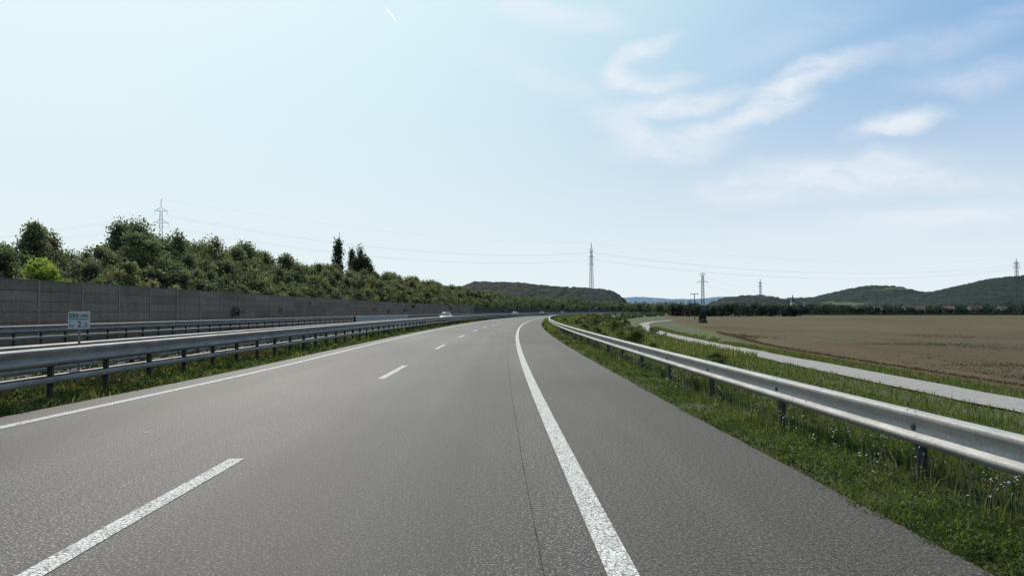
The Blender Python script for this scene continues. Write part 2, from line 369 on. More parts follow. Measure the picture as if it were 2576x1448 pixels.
# ---------------------------------------------------------------- blades / leaves
def blades(name, base, h, w, lean, tint, mat):
    n = len(base); a = rng.uniform(0, 2*np.pi, n); la = rng.uniform(0, 2*np.pi, n)
    dx = np.stack([np.cos(a), np.sin(a), np.zeros(n)], -1) * np.asarray(w)[:, None] / 2
    tip = base + np.stack([np.cos(la)*lean*h, np.sin(la)*lean*h, h], -1)
    mid = base + np.stack([np.cos(la)*lean*h*.3, np.sin(la)*lean*h*.3, h*.55], -1)
    V = np.stack([base - dx, base + dx, mid + dx*.8, tip, mid - dx*.8], 1).reshape(-1, 3)
    i = np.arange(n)[:, None] * 5
    T1 = i + np.array([[0, 1, 2]]); T2 = i + np.array([[0, 2, 4]]); T3 = i + np.array([[4, 2, 3]])
    return make_mesh(name, V, np.concatenate([T1, T2, T3], 0), mat, tint=np.repeat(tint, 5))
def leaves(name, C, size, tint, mat, asp=0.55, upb=0.0):
    n = len(C); t = rng.normal(size=(n, 3)); t[:, 2] += upb; t /= np.linalg.norm(t, axis=1)[:, None]
    r = rng.normal(size=(n, 3)); b_ = np.cross(t, r); b_ /= np.linalg.norm(b_, axis=1)[:, None]
    t *= size[:, None]; b_ *= (size * asp)[:, None]
    V = np.stack([C + t, C + b_, C - t, C - b_], 1).reshape(-1, 3)
    Fc = np.arange(4*n).reshape(n, 4)
    return make_mesh(name, V, Fc, mat, tint=np.repeat(tint, 4))
def zone(n, s_lo, s_hi, o_lo, o_hi, power=1.6):
    d0 = s_lo + Y0; d1 = s_hi + Y0; u = rng.uniform(0, 1, n); k = 1 - power
    d = (d0**k + u * (d1**k - d0**k)) ** (1/k)
    o = rng.uniform(o_lo, o_hi, n)
    p = Pn(d - Y0, o, 0); p[:, 2] = ground(p[:, 0], p[:, 1]); return p, o, d
def clump(x, y, f=1.0):
    return .5 + .25*np.sin(x*1.9*f + 2*np.sin(y*1.3*f)) + .25*np.sin(y*2.3*f + 1.5*np.sin(x*1.7*f + 1))
p, o, d = zone(90000, -35, 60, 2.08, 6.2, 1.5)
rag = 2.36 - .26*clump(p[:, 0], p[:, 1], 2.7)*clump(p[:, 0]+5, p[:, 1], .9)
kp = (o > rag) & (rng.uniform(size=len(o)) < .15 + 1.1*clump(p[:, 0]+3, p[:, 1]*1.2, 1.3)); p, o, d = p[kp], o[kp], d[kp]; p[:, 2] = np.where(o < 2.4, -.01, p[:, 2])
c = clump(p[:, 0], p[:, 1]); h = (0.025 + .075 * c * rng.uniform(.3, 1.5, len(p))) * np.clip((o - 2.0) * 1.5, .25, 2.4)
tall = rng.uniform(size=len(p)) < .03
h = np.where(tall & (o > 2.7), h*2.2, h)
me = blades('verge_grass', p, h, .006 + d * .0007, rng.uniform(.1, 1.2, len(p)), np.clip(rng.normal(.44, .2, len(p)) + .6*(clump(p[:, 0]+9, p[:, 1], .5)-.5) + .35*tall, 0, 1), M_GRASS)
o1 = add('verge_grass', me); tag(o1, 'low rough roadside grass', 'grass', kind='stuff')
p, o, d = zone(90000, -32, 90, 3.5, 15.5, 1.4)
kp = rng.uniform(size=len(o)) < .25 + clump(p[:, 0]+6, p[:, 1], .8); p, o, d = p[kp], o[kp], d[kp]
c = clump(p[:, 0], p[:, 1], .7); h = (0.10 + .30 * c * rng.uniform(.3, 1.4, len(p))) * np.where(o > 11, .6, 1)
me = blades('bank_grass', p, h, .007 + d * .0008, rng.uniform(.1, .7, len(p)), np.clip(rng.normal(.48, .18, len(p)) + .45*(clump(p[:, 0]+2, p[:, 1], .33)-.5), 0, 1), M_GRASS)
o1 = add('tall_grass', me); tag(o1, 'tall wild grass on the bank beyond the rail', 'grass', kind='stuff')
p, o, d = zone(11000, -33.5, 120, 3.0, 10, 1.2)
kp = clump(p[:, 0]+1, p[:, 1]+4, .6) > .42; p, d = p[kp], d[kp]
me = blades('dry_stalks', p, rng.uniform(.15, .55, len(p)), .004 + d * .0006, rng.uniform(.05, .4, len(p)), rng.uniform(0, 1, len(p)), M_DRY)
o1 = add('dry_stalks', me); tag(o1, 'dry brown weed stalks around the guard rail', 'weeds', kind='stuff')
p, o, d = zone(34000, 20, 330, 2.6, 19, 1.3)
me = blades('distant_bank_grass', p, .15 + .45 * rng.uniform(0, 1, len(p)), .01 + d * .0011, rng.uniform(.1, .5, len(p)), np.clip(rng.normal(.6, .25, len(p)), 0, 1), M_GRASS)
o1 = add('wild_grass', me); tag(o1, 'wild grass and dry stems on the bank', 'grass', kind='stuff')
y = rng.uniform(15, 160, 40000); x = smooth_interp(y, PY, PX) + np.where(rng.uniform(size=len(y)) < .5, rng.uniform(-5, -1.4, len(y)), rng.uniform(1.4, 3.5, len(y)))
p = np.stack([x, y, ground(x, y)], -1)
me = blades('lane_margin_grass', p, rng.uniform(.06, .28, len(p)), .012 + y * .0008, rng.uniform(.1, .6, len(p)), np.clip(rng.normal(.5, .2, len(p)), 0, 1), M_GRASS)
o1 = add('lane_margin_grass', me); tag(o1, 'grass margin along the farm lane', 'grass', kind='stuff')
def weeds(name, nc, s_lo, s_hi, o_lo, o_hi, hh, rr, per, ls, label, mat=M_WEED):
    p, o, d = zone(nc, s_lo, s_hi, o_lo, o_hi, 1.4)
    if o_hi < 0:
        kp = o < -8.1 + widen(d - Y0); p, o, d = p[kp], o[kp], d[kp]; nc = len(o)
    H = hh * rng.uniform(.35, 1.3, nc); q = np.repeat(p, per, 0); n = len(q); Hq = np.repeat(H, per)
    t = rng.uniform(0, 1, n); rad = rr * (1 - .5*t) * rng.uniform(0, 1, n)**.6 * np.repeat(rng.uniform(.5, 1.5, nc), per); a = rng.uniform(0, 2*np.pi, n)
    q = q + np.stack([np.cos(a)*rad, np.sin(a)*rad, t*Hq], -1)
    sz = ls * (1 + np.repeat(d, per) * .03) * rng.uniform(.5, 1.3, n)
    me = leaves(name, q, sz, np.clip(.25 + .4*t + rng.normal(0, .15, n) + np.repeat(rng.normal(0, .2, nc), per), 0, 1), mat)
    o1 = add(name, me); tag(o1, label, 'weeds', kind='stuff')
weeds('verge_weeds', 2200, -34.5, 60, 2.34, 4.8, .15, .15, 45, .013, 'leafy green weeds beside the shoulder')
weeds('bank_weeds', 900, -32.5, 100, 3.3, 9, .50, .20, 60, .015, 'tall leafy weeds behind the guard rail')
weeds('median_weeds', 900, -31, 90, -8.9, -8.1, .20, .2, 40, .02, 'low weeds along the median edge')
weeds('median_weeds', 700, -28, 110, -11.0, -9.2, .42, .28, 50, .025, 'low weeds in the median', M_SCRUB)
p, o, d = zone(70000, -31, 100, -11.1, -8.02, 1.5)
kp = (o < -8.04 + widen(d - Y0)) & (rng.uniform(size=len(o)) < .15 + 1.1*clump(p[:, 0]+6, p[:, 1]*.7, 1.0)); p, o, d = p[kp], o[kp], d[kp]
h = .04 + .24*rng.uniform(0, 1, len(p))*clump(p[:, 0], p[:, 1])
o1 = add('median_grass', blades('median_grass', p, h, .01 + d*.0008, rng.uniform(.1, .6, len(p)), np.clip(rng.normal(.6, .28, len(p)), 0, 1), M_GRASS)); tag(o1, 'patchy green and dry grass in the median', 'grass', kind='stuff')
p, o, d = zone(480, -33.5, 30, 2.9, 6.5, 1.2)
H = rng.uniform(.15, .55, len(p))
b = MB()
for q, hh in zip(p, H): b.tube([q, (q[0] + .03, q[1], q[2] + hh)], [.004, .002], 3)
st = b.mesh('stems', M_WEED)
fl = p + np.stack([np.full(len(p), .03), np.zeros(len(p)), H], -1); fl = np.repeat(fl, 5, 0) + rng.normal(0, .028, (len(p)*5, 3)) * np.array([1, 1, 2.5])
o1 = add('chicory_flowers', leaves('chicory', fl, np.full(len(fl), .0115), rng.uniform(0, 1, len(fl)), M_FLOW, 1.0)); tag(o1, 'small pale blue chicory flowers', 'flowers', kind='stuff')
o2 = add('chicory_stems', st); tag(o2, 'thin stems of chicory flowers', 'flowers', kind='stuff')
y = 26 + 95 * rng.uniform(0, 1, 50000)**1.3; x = smooth_interp(y, BY, BX) + .1 + 40*rng.uniform(0, 1, len(y))**1.6
p = np.stack([x, y, np.full(len(y), -1.75)], -1)
o1 = add('crop_stalks', blades('crop_stalks', p, rng.uniform(.06, .15, len(p)), .015 + y*.0008, rng.uniform(.3, .9, len(p)), rng.uniform(0, 1, len(p)), M_STRAW)); tag(o1, 'dry brown crop stalks', 'crop', kind='stuff')

# ---------------------------------------------------------------- trees
def crown(name, seed, H, W, base, ncl, per, ls, mat, kind='round'):
    r = np.random.default_rng(seed); Cs = []; Ts = []; Ss_ = []
    lob = [(r.uniform(0, 6.28), r.uniform(.7, 1.15), r.uniform(.3, 1.0)) for _ in range(5)]
    for i in range(ncl):
        t = r.uniform(0, 1) ** .85
        a = r.uniform(0, 2*math.pi)
        if kind == 'round':
            prof = (.70 + .30*math.sin(math.pi*min(1, t*1.1))) * math.sqrt(max(.05, 1 - .85*max(0, (t-.4)/.6)**2.2)); cr = H * r.uniform(.05, .12)
        elif kind == 'upright':
            prof = (.62 + .38*math.sin(math.pi*min(1, t*1.2))) * math.sqrt(max(.04, 1 - .93*max(0, (t-.35)/.65)**1.8)); cr = H * r.uniform(.045, .10)
        elif kind == 'column':
            prof = (.70 + .30*math.sin(math.pi*t)) * (1 - .45*t**3); cr = W * r.uniform(.14, .27)
        else:
            prof = math.sqrt(max(0.05, 1 - t*t)); cr = H * r.uniform(.14, .24)
        la, lr, lt = lob[i % 5]; prof *= 1 + .22*math.cos(a - la)*(1 if kind in ('round', 'upright') else .7)
        rad = W/2 * prof * r.uniform(.25, 1.0)**.6
        rad = max(0, rad - cr*.5)
        c = np.array([math.cos(a)*rad, math.sin(a)*rad, base + (H - base - cr*.8) * t])
        d = r.normal(size=(per, 3)); d /= np.linalg.norm(d, axis=1)[:, None]
        rr = cr * r.uniform(.25, 1.25, per)[:, None]
        q = c + d * rr * np.array([1, 1, {'column': 1.9, 'upright': 1.3, 'round': 1.1}.get(kind, .8)])
        ct = r.normal(.0, .15)
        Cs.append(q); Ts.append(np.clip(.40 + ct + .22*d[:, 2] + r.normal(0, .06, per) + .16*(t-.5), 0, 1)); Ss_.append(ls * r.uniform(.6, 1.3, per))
    C = np.concatenate(Cs); C[:, 2] = np.maximum(C[:, 2], .05)
    return leaves(name, C, np.concatenate(Ss_), np.concatenate(Ts), mat)
def trunk(name, seed, H, base, W, nl=6):
    r = random.Random(seed); b = MB(); r0 = H * .016 + .03
    pts = [(0, 0, -.2)]; x = y = 0
    for k in range(1, 7):
        x += r.uniform(-.04, .04)*H*.3; y += r.uniform(-.04, .04)*H*.3; pts.append((x, y, H*.85*k/6))
    b.tube(pts, [r0*(1.25 - .18*k) for k in range(7)], 7)
    for i in range(nl):
        k = r.uniform(.25, .8); j = int(k*6); p0 = Vector(pts[j]); a = r.uniform(0, 6.28)
        l = W * .36 * r.uniform(.7, 1); p1 = p0 + Vector((math.cos(a)*l*.5, math.sin(a)*l*.5, l*.5)); p2 = p0 + Vector((math.cos(a)*l, math.sin(a)*l, l*1.1))
        p2.z = min(p2.z, H*.88)
        b.tube([p0, p1, p2], [r0*.45, r0*.3, r0*.12], 5)
    return b.mesh(name, M_BARK)
TREES = []
for i in range(6):
    W = [5.8, 6.6, 5.2, 6.2, 7.0, 5.6][i]
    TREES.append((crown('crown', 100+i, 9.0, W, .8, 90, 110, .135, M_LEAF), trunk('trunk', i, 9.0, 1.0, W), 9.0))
UPR = []
for i in range(3):
    W = [4.8, 4.4, 5.0][i]
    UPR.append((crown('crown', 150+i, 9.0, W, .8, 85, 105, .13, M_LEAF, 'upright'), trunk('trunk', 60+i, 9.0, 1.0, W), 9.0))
SHR = []
for i in range(5):
    W = [5.0, 5.6, 4.6, 5.8, 5.2][i]
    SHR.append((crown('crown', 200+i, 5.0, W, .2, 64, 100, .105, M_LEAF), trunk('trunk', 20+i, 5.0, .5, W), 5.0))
BRI = (crown('crown', 300, 5.0, 4.4, .4, 50, 120, .11, M_LEAFB, 'round'), trunk('trunk', 30, 5.0, .5, 3.4), 5.0)
def plant_tree(kind, x, y, h, label, name='tree', group='trees behind the noise wall', wf=1.0, zoff=0.0):
    cr, tr, H = kind; k = h / H
    z = float(ground(x, y)) + zoff
    e = empty(name, (x, y, z), label, 'tree', group, random.uniform(0, 6.28))
    c = add('crown', cr, e); t = add('trunk', tr, e)
    for o in (c, t): o.scale = (k*wf, k*wf, k)
TPX = [-400, -100, 0, 30, 60, 85, 120, 145, 165, 230, 250, 300, 355, 385, 405, 430, 450, 480, 510, 540, 570, 615, 640, 680, 715, 745, 830, 900, 985, 1000, 1100, 1200, 1400, 1600, 1700]
TPY = [588, 590, 600, 600, 576, 566, 574, 600, 618, 614, 592, 568, 556, 570, 580, 572, 590, 608, 612, 598, 622, 610, 628, 644, 644, 658, 668, 680, 686, 692, 711, 731, 747, 762, 768]
def row(s_a, s_b, off, jit, step, frac, kinds, label, var):
    s = s_a
    while s < s_b:
        o = off + random.uniform(-jit, jit); x, y, _ = P(s, o)
        px = CX + x / y * F
        if px > -260:
            h = ((HOR - np.interp(px, TPX, TPY)) * y / F + 1.8) * frac * random.uniform(1-var, 1+var*.5)
            plant_tree(random.choice(kinds), x, y, h, label, 'tree', wf=random.uniform(.95, 1.2) * (1.12 if h < 6 else 1))
        s += step * random.uniform(.75, 1.2)
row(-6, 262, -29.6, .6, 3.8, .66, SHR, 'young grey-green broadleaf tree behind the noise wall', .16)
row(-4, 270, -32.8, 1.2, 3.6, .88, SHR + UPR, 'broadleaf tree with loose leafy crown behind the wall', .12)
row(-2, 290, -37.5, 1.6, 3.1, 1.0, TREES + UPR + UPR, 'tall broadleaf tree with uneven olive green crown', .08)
plant_tree(BRI, -29.2, 45.6, 4.9, 'bright yellow-green young tree just behind the wall', 'tree')
# poplars
POP = [(crown('crown', 400+i, 17.0, [3.2, 4.8, 3.8][i], 2.0, [70, 70, 60][i], 85, .20, M_POP, 'column'), trunk('trunk', 40+i, 17.0, 2.0, 2.0, 4), 17.0) for i in range(3)]
for (px, py, Z, k, wf) in ((850, 603, 160, 0, 1.15), (884, 628, 166, 0, 1.0), (907, 624, 163, 1, .9), (920, 646, 161, 2, 1.15), (933, 666, 165, 2, 1.0), (893, 648, 161, 2, 1.1)):
    plant_tree(POP[k], (px-CX)*Z/F, Z, (HOR-py)*Z/F + 1.9, 'tall dark columnar poplar standing above the wood', 'poplar_tree', 'row of poplars', wf)

# stuff woods
def wood(name, trees, per, ls, mat, label):
    Cs, Sz, Ts = [], [], []
    for (x, y, z, h, w) in trees:
        ncl = 9; pc = per // ncl; tt = rng.normal(0, .13)
        for _ in range(ncl):
            t = rng.uniform(0, 1); cr = min(h, w) * rng.uniform(.2, .32)
            a = rng.uniform(0, 6.28); rad = max(0, w/2*math.sqrt(max(.1, 1 - (t*1.3-.5)**2)) - cr*.6) * rng.uniform(.3, 1)
            c = np.array([x + math.cos(a)*rad, y + math.sin(a)*rad, z + cr*.7 + (h - cr*1.6)*t])
            d = rng.normal(size=(pc, 3)); d /= np.linalg.norm(d, axis=1)[:, None]
            Cs.append(c + d * cr * rng.uniform(.5, 1.1, pc)[:, None]); Sz.append(ls * np.sqrt(y/300) * rng.uniform(.6, 1.3, pc))
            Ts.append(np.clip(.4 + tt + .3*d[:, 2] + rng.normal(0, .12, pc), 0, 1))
    o = add(name, leaves(name, np.concatenate(Cs), np.concatenate(Sz), np.concatenate(Ts), mat)); tag(o, label, 'wood', kind='stuff'); return o
tr = []
for rowo in (-29, -34, -40, -48, -58):
    s = 258.0
    while s < 700:
        o = rowo + random.uniform(-2, 2); x, y, _ = P(s, o); px = CX + x/y*F
        h = ((HOR - np.interp(px, TPX, TPY)) * y / F + 1.9) * random.uniform(.8, 1.05) * (.7 if rowo > -32 else 1)
        tr.append((x, y, float(ground(x, y)), max(h, 3.5), h * random.uniform(.6, .9))); s += 6.0 * random.uniform(.7, 1.3)
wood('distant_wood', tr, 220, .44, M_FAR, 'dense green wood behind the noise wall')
tr = []
for _ in range(260):
    s = random.uniform(60, 560); o = random.uniform(6, 20) ; x, y, _ = P(s, o)
    h = random.uniform(.5, 1.5) * (1 + max(0, s-250)/250); tr.append((x, y, float(ground(x, y)), h, h*1.3))
wood('bank_shrubs', tr, 90, .20, M_SCRUB, 'low scrub on the bank beside the motorway')
def line(pxa, pxb, Z, top, jt, n, wv=1.0, zj=40):
    out = []
    for i in range(n):
        px = pxa + (pxb - pxa) * (i + random.random()) / n; z_ = Z + random.uniform(-zj, zj)
        tp = np.interp(px, [q[0] for q in top], [q[1] for q in top]) if isinstance(top, list) else top
        h = (HOR - tp + random.uniform(-jt, jt)) * z_ / F + 3.65
        out.append(((px-CX)*z_/F, z_, -2.0, max(h, 2), max(h, 2) * random.uniform(.7, 1.2) * wv))
    return out
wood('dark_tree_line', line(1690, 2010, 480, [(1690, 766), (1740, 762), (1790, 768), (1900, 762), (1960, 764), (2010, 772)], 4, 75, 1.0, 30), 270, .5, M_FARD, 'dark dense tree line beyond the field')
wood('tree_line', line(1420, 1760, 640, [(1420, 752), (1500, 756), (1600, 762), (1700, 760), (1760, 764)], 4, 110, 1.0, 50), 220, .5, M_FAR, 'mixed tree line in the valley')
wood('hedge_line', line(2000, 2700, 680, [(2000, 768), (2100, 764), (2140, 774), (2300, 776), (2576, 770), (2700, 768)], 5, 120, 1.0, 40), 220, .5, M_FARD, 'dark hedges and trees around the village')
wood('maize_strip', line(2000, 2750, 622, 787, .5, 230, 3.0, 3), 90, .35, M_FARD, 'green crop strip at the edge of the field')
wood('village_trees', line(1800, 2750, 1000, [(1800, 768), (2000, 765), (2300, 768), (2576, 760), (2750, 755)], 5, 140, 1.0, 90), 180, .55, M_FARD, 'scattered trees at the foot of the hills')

BUSH = [crown('foliage', 500+i, 1.0, 1.4, .05, 30, 110, .03, M_WEED, 'bush') for i in range(3)]
DB = crown('foliage', 510, 1.0, 1.4, .05, 34, 110, .045, M_FARD, 'bush')
def bush(x, y, h, w, label, group='bushes on the grassy bank', me=None):
    z = float(ground(x, y)); o = add('bush', me or random.choice(BUSH), loc=(x, y, z - .02), rz=random.uniform(0, 6.28)); o.scale = (w/1.4, w/1.4, h)
    tag(o, label, 'bush', group)
for (px, py, lev, hp, wp) in ((1600, 868, -1.7, 48, 90), (1560, 850, -1.4, 30, 45), (1800, 918, -1.9, 40, 80), (1500, 835, -1, 26, 40),
        (1545, 826, -1.3, 34, 40), (1470, 822, -.7, 20, 34), (1640, 840, -2, 20, 34), (1690, 900, -1.6, 28, 50), (1497, 812, -1, 24, 26), (1575, 818, -1.8, 22, 30), (1860, 950, -1.8, 34, 60), (1740, 930, -1.3, 30, 55),
        (1640, 880, -1.5, 34, 50), (1520, 850, -.9, 26, 40), (1930, 985, -1.5, 30, 60), (1450, 812, -.6, 18, 26)):
    Z = (CAMH - lev) * F / (py - HOR); bush((px-CX)*Z/F, Z, hp*Z/F, wp*Z/F, 'dark green bush on the grassy bank')
bush((1768-CX)*204/F, 204, 4.0, 2.6, 'dark dense bush at the foot of the lattice mast', 'bushes by the mast', DB)
CB = crown('foliage', 600, 1.0, 1.6, .05, 30, 110, .03, M_CREAM, 'bush')
for (x, y, h, w) in ((25.0, 92, .8, 2.2), (24.0, 84, .5, 1.6), (26.3, 100, .8, 2.4), (26.8, 108, .6, 2)):
    bush(x, y, h, w, 'cream flowering bush beside the farm lane', 'flowering bushes by the lane', CB)

# ---------------------------------------------------------------- guard rails
WB = [(-.15, .600), (-.145, .640), (-.13, .652), (.03, .660), (.046, .652), (.05, .636), (.045, .600), (-.018, .530), (-.022, .515), (-.022, .485), (-.018, .472), (.042, .432), (.05, .420), (.05, .398), (.042, .386), (.005, .350), (-.015, .340)]
def rail_post(name, h, w=.10, d=.055, mat=M_POST):
    b = MB(); t = .012
    b.box((-w/2, -d/2, -.3), (-w/2 + t, d/2, h)); b.box((w/2 - t, -d/2, -.3), (w/2, d/2, h)); b.box((-w/2 + t, -t/2, -.3), (w/2 - t, t/2, h))
    return b.mesh(name, mat)
off = 3.33
e = empty('guard_rail', P(0, off, -.1), 'galvanised steel corrugated guard rail beside the hard shoulder', 'guard rail')
SR = np.concatenate([np.arange(-40, 60, 1.5), np.arange(60, 560, 4.0)])
wchild('rail_beam', sweep('rail_beam', [(-d, z) for d, z in WB], SR, off, M_STEEL, smooth=False), e)
pm = rail_post('post', .62); s = -30.7 - 3.6; n = 0
bolt = MB(); bolt.tube([(0, 0, 0), (-.012, 0, 0), (-.02, 0, 0)], [.032, .030, .014], 8)
boltm = bolt.mesh('bolt', M_POST)
rest = MB()
while s < 560:
    x, y, _ = P(s, off + .09)
    if n < 95:
        o = add('post', pm, e, rz=-s/R); o.matrix_parent_inverse = Matrix.Translation(-Vector(e.location)); o.location = (x, y, float(ground(x, y)))
    else:
        rest.box((x - .05, y - .03, -.3), (x + .05, y + .03, .6))
    if n < 14:
        bx, by, _ = P(s, off - .0)
        o = add('bolt', boltm, e, rz=-s/R); o.matrix_parent_inverse = Matrix.Translation(-Vector(e.location)); o.location = (bx + .02, by, .50)
        for dy in (-.07, .07):
            bx, by, _ = P(s + dy, off)
            o = add('bolt', boltm, e, rz=-s/R); o.matrix_parent_inverse = Matrix.Translation(-Vector(e.location)); o.location = (bx + .0, by, .66); o.scale = (.5, .4, .3)
    s += 3.6; n += 1
if rest.v:
    o = wchild('post', rest.mesh('posts', M_POST), e); o['kind'] = 'stuff'
UB = [(.0, .960), (.02, .978), (.04, .985), (.15, .980), (.165, .968), (.168, .925), (.105, .850), (.10, .835), (.10, .805), (.105, .792), (.16, .755), (.168, .742), (.168, .715), (.16, .703), (.12, .668), (.10, .66)]
LBm = [(.10, .46), (.17, .47), (.185, .445), (.185, .375), (.17, .355), (.10, .355)]
def double_barrier(off, s_a, s_b, step, label, sfirst, hs=1.0, dz=0.0):
    e = empty('guard_rail', P(0, off, 0), label, 'guard rail')
    SR = np.concatenate([np.arange(s_a, 60, 1.5), np.arange(60, s_b, 4.0)])
    for sg in (1, -1):
        wchild('rail_beam', sweep('rail_beam', [(sg*d, z*hs+dz) for d, z in UB], SR, off, M_STEELD, smooth=False), e)
        wchild('lower_beam', sweep('lower_beam', [(sg*d, z*hs+dz) for d, z in LBm], SR, off, M_STEELD), e)
    pm = rail_post('post', .93*hs, .10, .055); s = sfirst; n = 0; rest = MB()
    spm = MB(); spm.box((-.16, -.025, .70), (-.052, .025, .75)); spm.box((.052, -.025, .70), (.16, .025, .75)); spm.box((-.17, -.02, .39), (-.052, .02, .43)); spm.box((.052, -.02, .39), (.17, .02, .43))
    spmm = spm.mesh('bracket', M_POST)
    while s < s_b:
        x, y, _ = P(s, off)
        if n < 95:
            o = add('post', pm, e, rz=-s/R); o.matrix_parent_inverse = Matrix.Translation(-Vector(e.location)); o.location = (x, y, -.03)
            if n < 50:
                o = add('bracket', spmm, e, rz=-s/R); o.matrix_parent_inverse = Matrix.Translation(-Vector(e.location)); o.location = (x, y, dz); o.scale = (1, 1, hs)
        else: rest.box((x - .05, y - .03, -.2), (x + .05, y + .03, .93*hs))
        s += step; n += 1
    if rest.v:
        o = wchild('post', rest.mesh('posts', M_POST), e); o['kind'] = 'stuff'
    return e
double_barrier(-9.0, -40, 560, 1.9, 'double-sided steel guard rail with two beams in the median', 11.9 - Y0, .985)
double_barrier(-10.75, -38, 560, 1.9, 'second weathered guard rail along the opposite carriageway', 12.7 - Y0, .93)
double_barrier(-22.6, -25, 560, 1.9, 'double-beam steel guard rail below the noise wall', -20)

# concrete barrier
CB_ = [(-.32, -.03), (-.32, .08), (-.16, .35), (-.10, .98), (.10, .98), (.16, .35), (.32, .08), (.32, -.03)]
me = sweep('concrete_barrier', CB_, np.arange(56, 91, 2.0), -21.6, M_CONC)
b = bpy.data.objects.new('concrete_barrier', me); COL.objects.link(b)
tag(b, 'pale concrete safety barrier in front of the steel rail', 'barrier')

# ---------------------------------------------------------------- noise wall
e = empty('noise_wall', P(0, -26, 0), 'long grey-brown concrete noise barrier with panels and posts', 'wall')
Wh = 3.32; S1 = np.arange(-40, 190.1, 2.0)
prof = [(.06, -.1), (.06, Wh), (-.06, Wh), (-.06, -.1)]
wchild('wall_panel', sweep('wall_panel', prof, S1, -26.0, M_WALL), e)
b = MB(); b.box((-.13, -.08, -.1), (.085, .08, Wh + .03)); wpm = b.mesh('wall_post', M_WALLP)
s = -38.0
while s < 188:
    x, y, _ = P(s, -26); o = add('wall_post', wpm, e, rz=-s/R); o.matrix_parent_inverse = Matrix.Translation(-Vector(e.location)); o.location = (x, y, 0); s += 4.0
e = empty('noise_wall', P(190, -26, 0), 'dark brown timber noise barrier continuing the concrete wall', 'wall')
prof2 = [(.05, -.1), (.05, 2.9), (-.05, 2.9), (-.05, -.1)]
wchild('wall_panel', sweep('wall_panel', prof2, np.arange(190.4, 640, 4.0), -26.0, M_DARKWALL), e)
b = MB(); b.box((-.13, -.1, -.1), (.12, .1, 2.95)); wpm = b.mesh('wall_post', M_POST)
s = 194.0
while s < 580:
    x, y, _ = P(s, -26); o = add('wall_post', wpm, e, rz=-s/R); o.matrix_parent_inverse = Matrix.Translation(-Vector(e.location)); o.location = (x, y, 0); s += 4.0
b = MB(); b.box((-.25, -.2, -.1), (.25, .2, 3.9)); b.box((-.3, -.25, 3.9), (.3, .25, 3.97))
x, y, _ = P(190, -25.6); o = add('wall_pier', b.mesh('wall_pier', M_CONC), loc=(x, y, 0)); tag(o, 'pale concrete pier where the noise walls meet', 'pier')

# ---------------------------------------------------------------- km sign
M_SIGN = simple('sign_white', (0.40, 0.39, 0.36), (0.48, 0.47, 0.435), 6, 0.7, spec=.15, use_obj=True)
M_GREEN = simple('sign_green', (0.025, 0.11, 0.075), (0.035, 0.13, 0.09), 10, 0.6, use_obj=True)
M_BLACK = simple('sign_black', (0.015,)*3, (0.022,)*3, 10, 0.6, use_obj=True)
sx, sy = -(1288 - 200) * 15.6 / F, 15.6
e = empty('kilometre_sign', (sx, sy, -.03), 'small white kilometre sign reading km 2,5 on a steel post', 'road sign', rz=math.atan2(-sx, sy) * .6)
def rrect(w, h, r, t, mat, name):
    b = MB(); pts = []
    for cx, cz, a0 in ((w/2-r, h/2-r, 0), (-w/2+r, h/2-r, 90), (-w/2+r, -h/2+r, 180), (w/2-r, -h/2+r, 270)):
        for k in range(5):
            a = math.radians(a0 + k*22.5); pts.append((cx + r*math.cos(a), cz + r*math.sin(a)))
    n = len(pts); b.v = [(x, -t/2, z) for x, z in pts] + [(x, t/2, z) for x, z in pts]
    b.f = [tuple(range(n)), tuple(range(2*n-1, n-1, -1))] + [(i, i+n, (i+1) % n + n, (i+1) % n) for i in range(n)]
    return b.mesh(name, mat)
add('sign_panel', rrect(.41, .37, .035, .012, M_SIGN, 'sign_panel'), e, loc=(0, 0, 1.49))
b = MB(); b.tube([(0, 0, 0), (0, 0, 1.66)], [.024, .024], 10); add('sign_post', b.mesh('sign_post', M_STEELD, True), e, loc=(0, .035, 0))
b = MB(); b.box((-.185, -.0105, -.007), (.185, -.0085, .007)); add('sign_stripe', b.mesh('stripe', M_GREEN), e, loc=(0, 0, 1.49 + .018))
def text(body, size, x, z, mat, parent, name='lettering', bold=0.0, sx=1.0):
    cu = bpy.data.curves.new('t', 'FONT'); cu.body = body; cu.size = size; cu.extrude = .001; cu.offset = bold
    to = bpy.data.objects.new('t', cu); COL.objects.link(to); bpy.context.view_layer.update()
    me = bpy.data.meshes.new_from_object(to.evaluated_get(bpy.context.evaluated_depsgraph_get()))
    bpy.data.objects.remove(to); me.materials.clear(); me.materials.append(mat)
    o = add(name, me, parent, loc=(x, -.0085, z)); o.rotation_euler = (math.radians(90), 0, 0); o.scale = (sx, 1, 1); return o
text('U006', .105, .012, 1.548, M_BLACK, e, bold=0, sx=.70)
b = MB()
for i in range(3): b.box((-.185 + i*.062, -.0095, -.042), (-.135 + i*.062, -.0085, .042))
add('sign_badge', b.mesh('badge', M_GREEN), e, loc=(0, 0, 1.585))
for i, ch in enumerate('RLR'):
    t_ = text(ch, .065, -.181 + i*.062, 1.562, M_SIGN, e); t_.location.y = -.011
text('km', .095, -.18, 1.345, M_BLACK, e, bold=0, sx=.8)
text('2', .175, -.035, 1.345, M_BLACK, e, bold=.002, sx=.9)
text(',', .15, .065, 1.345, M_BLACK, e, bold=.001)
text('5', .13, .105, 1.345, M_BLACK, e, bold=.001, sx=.9)

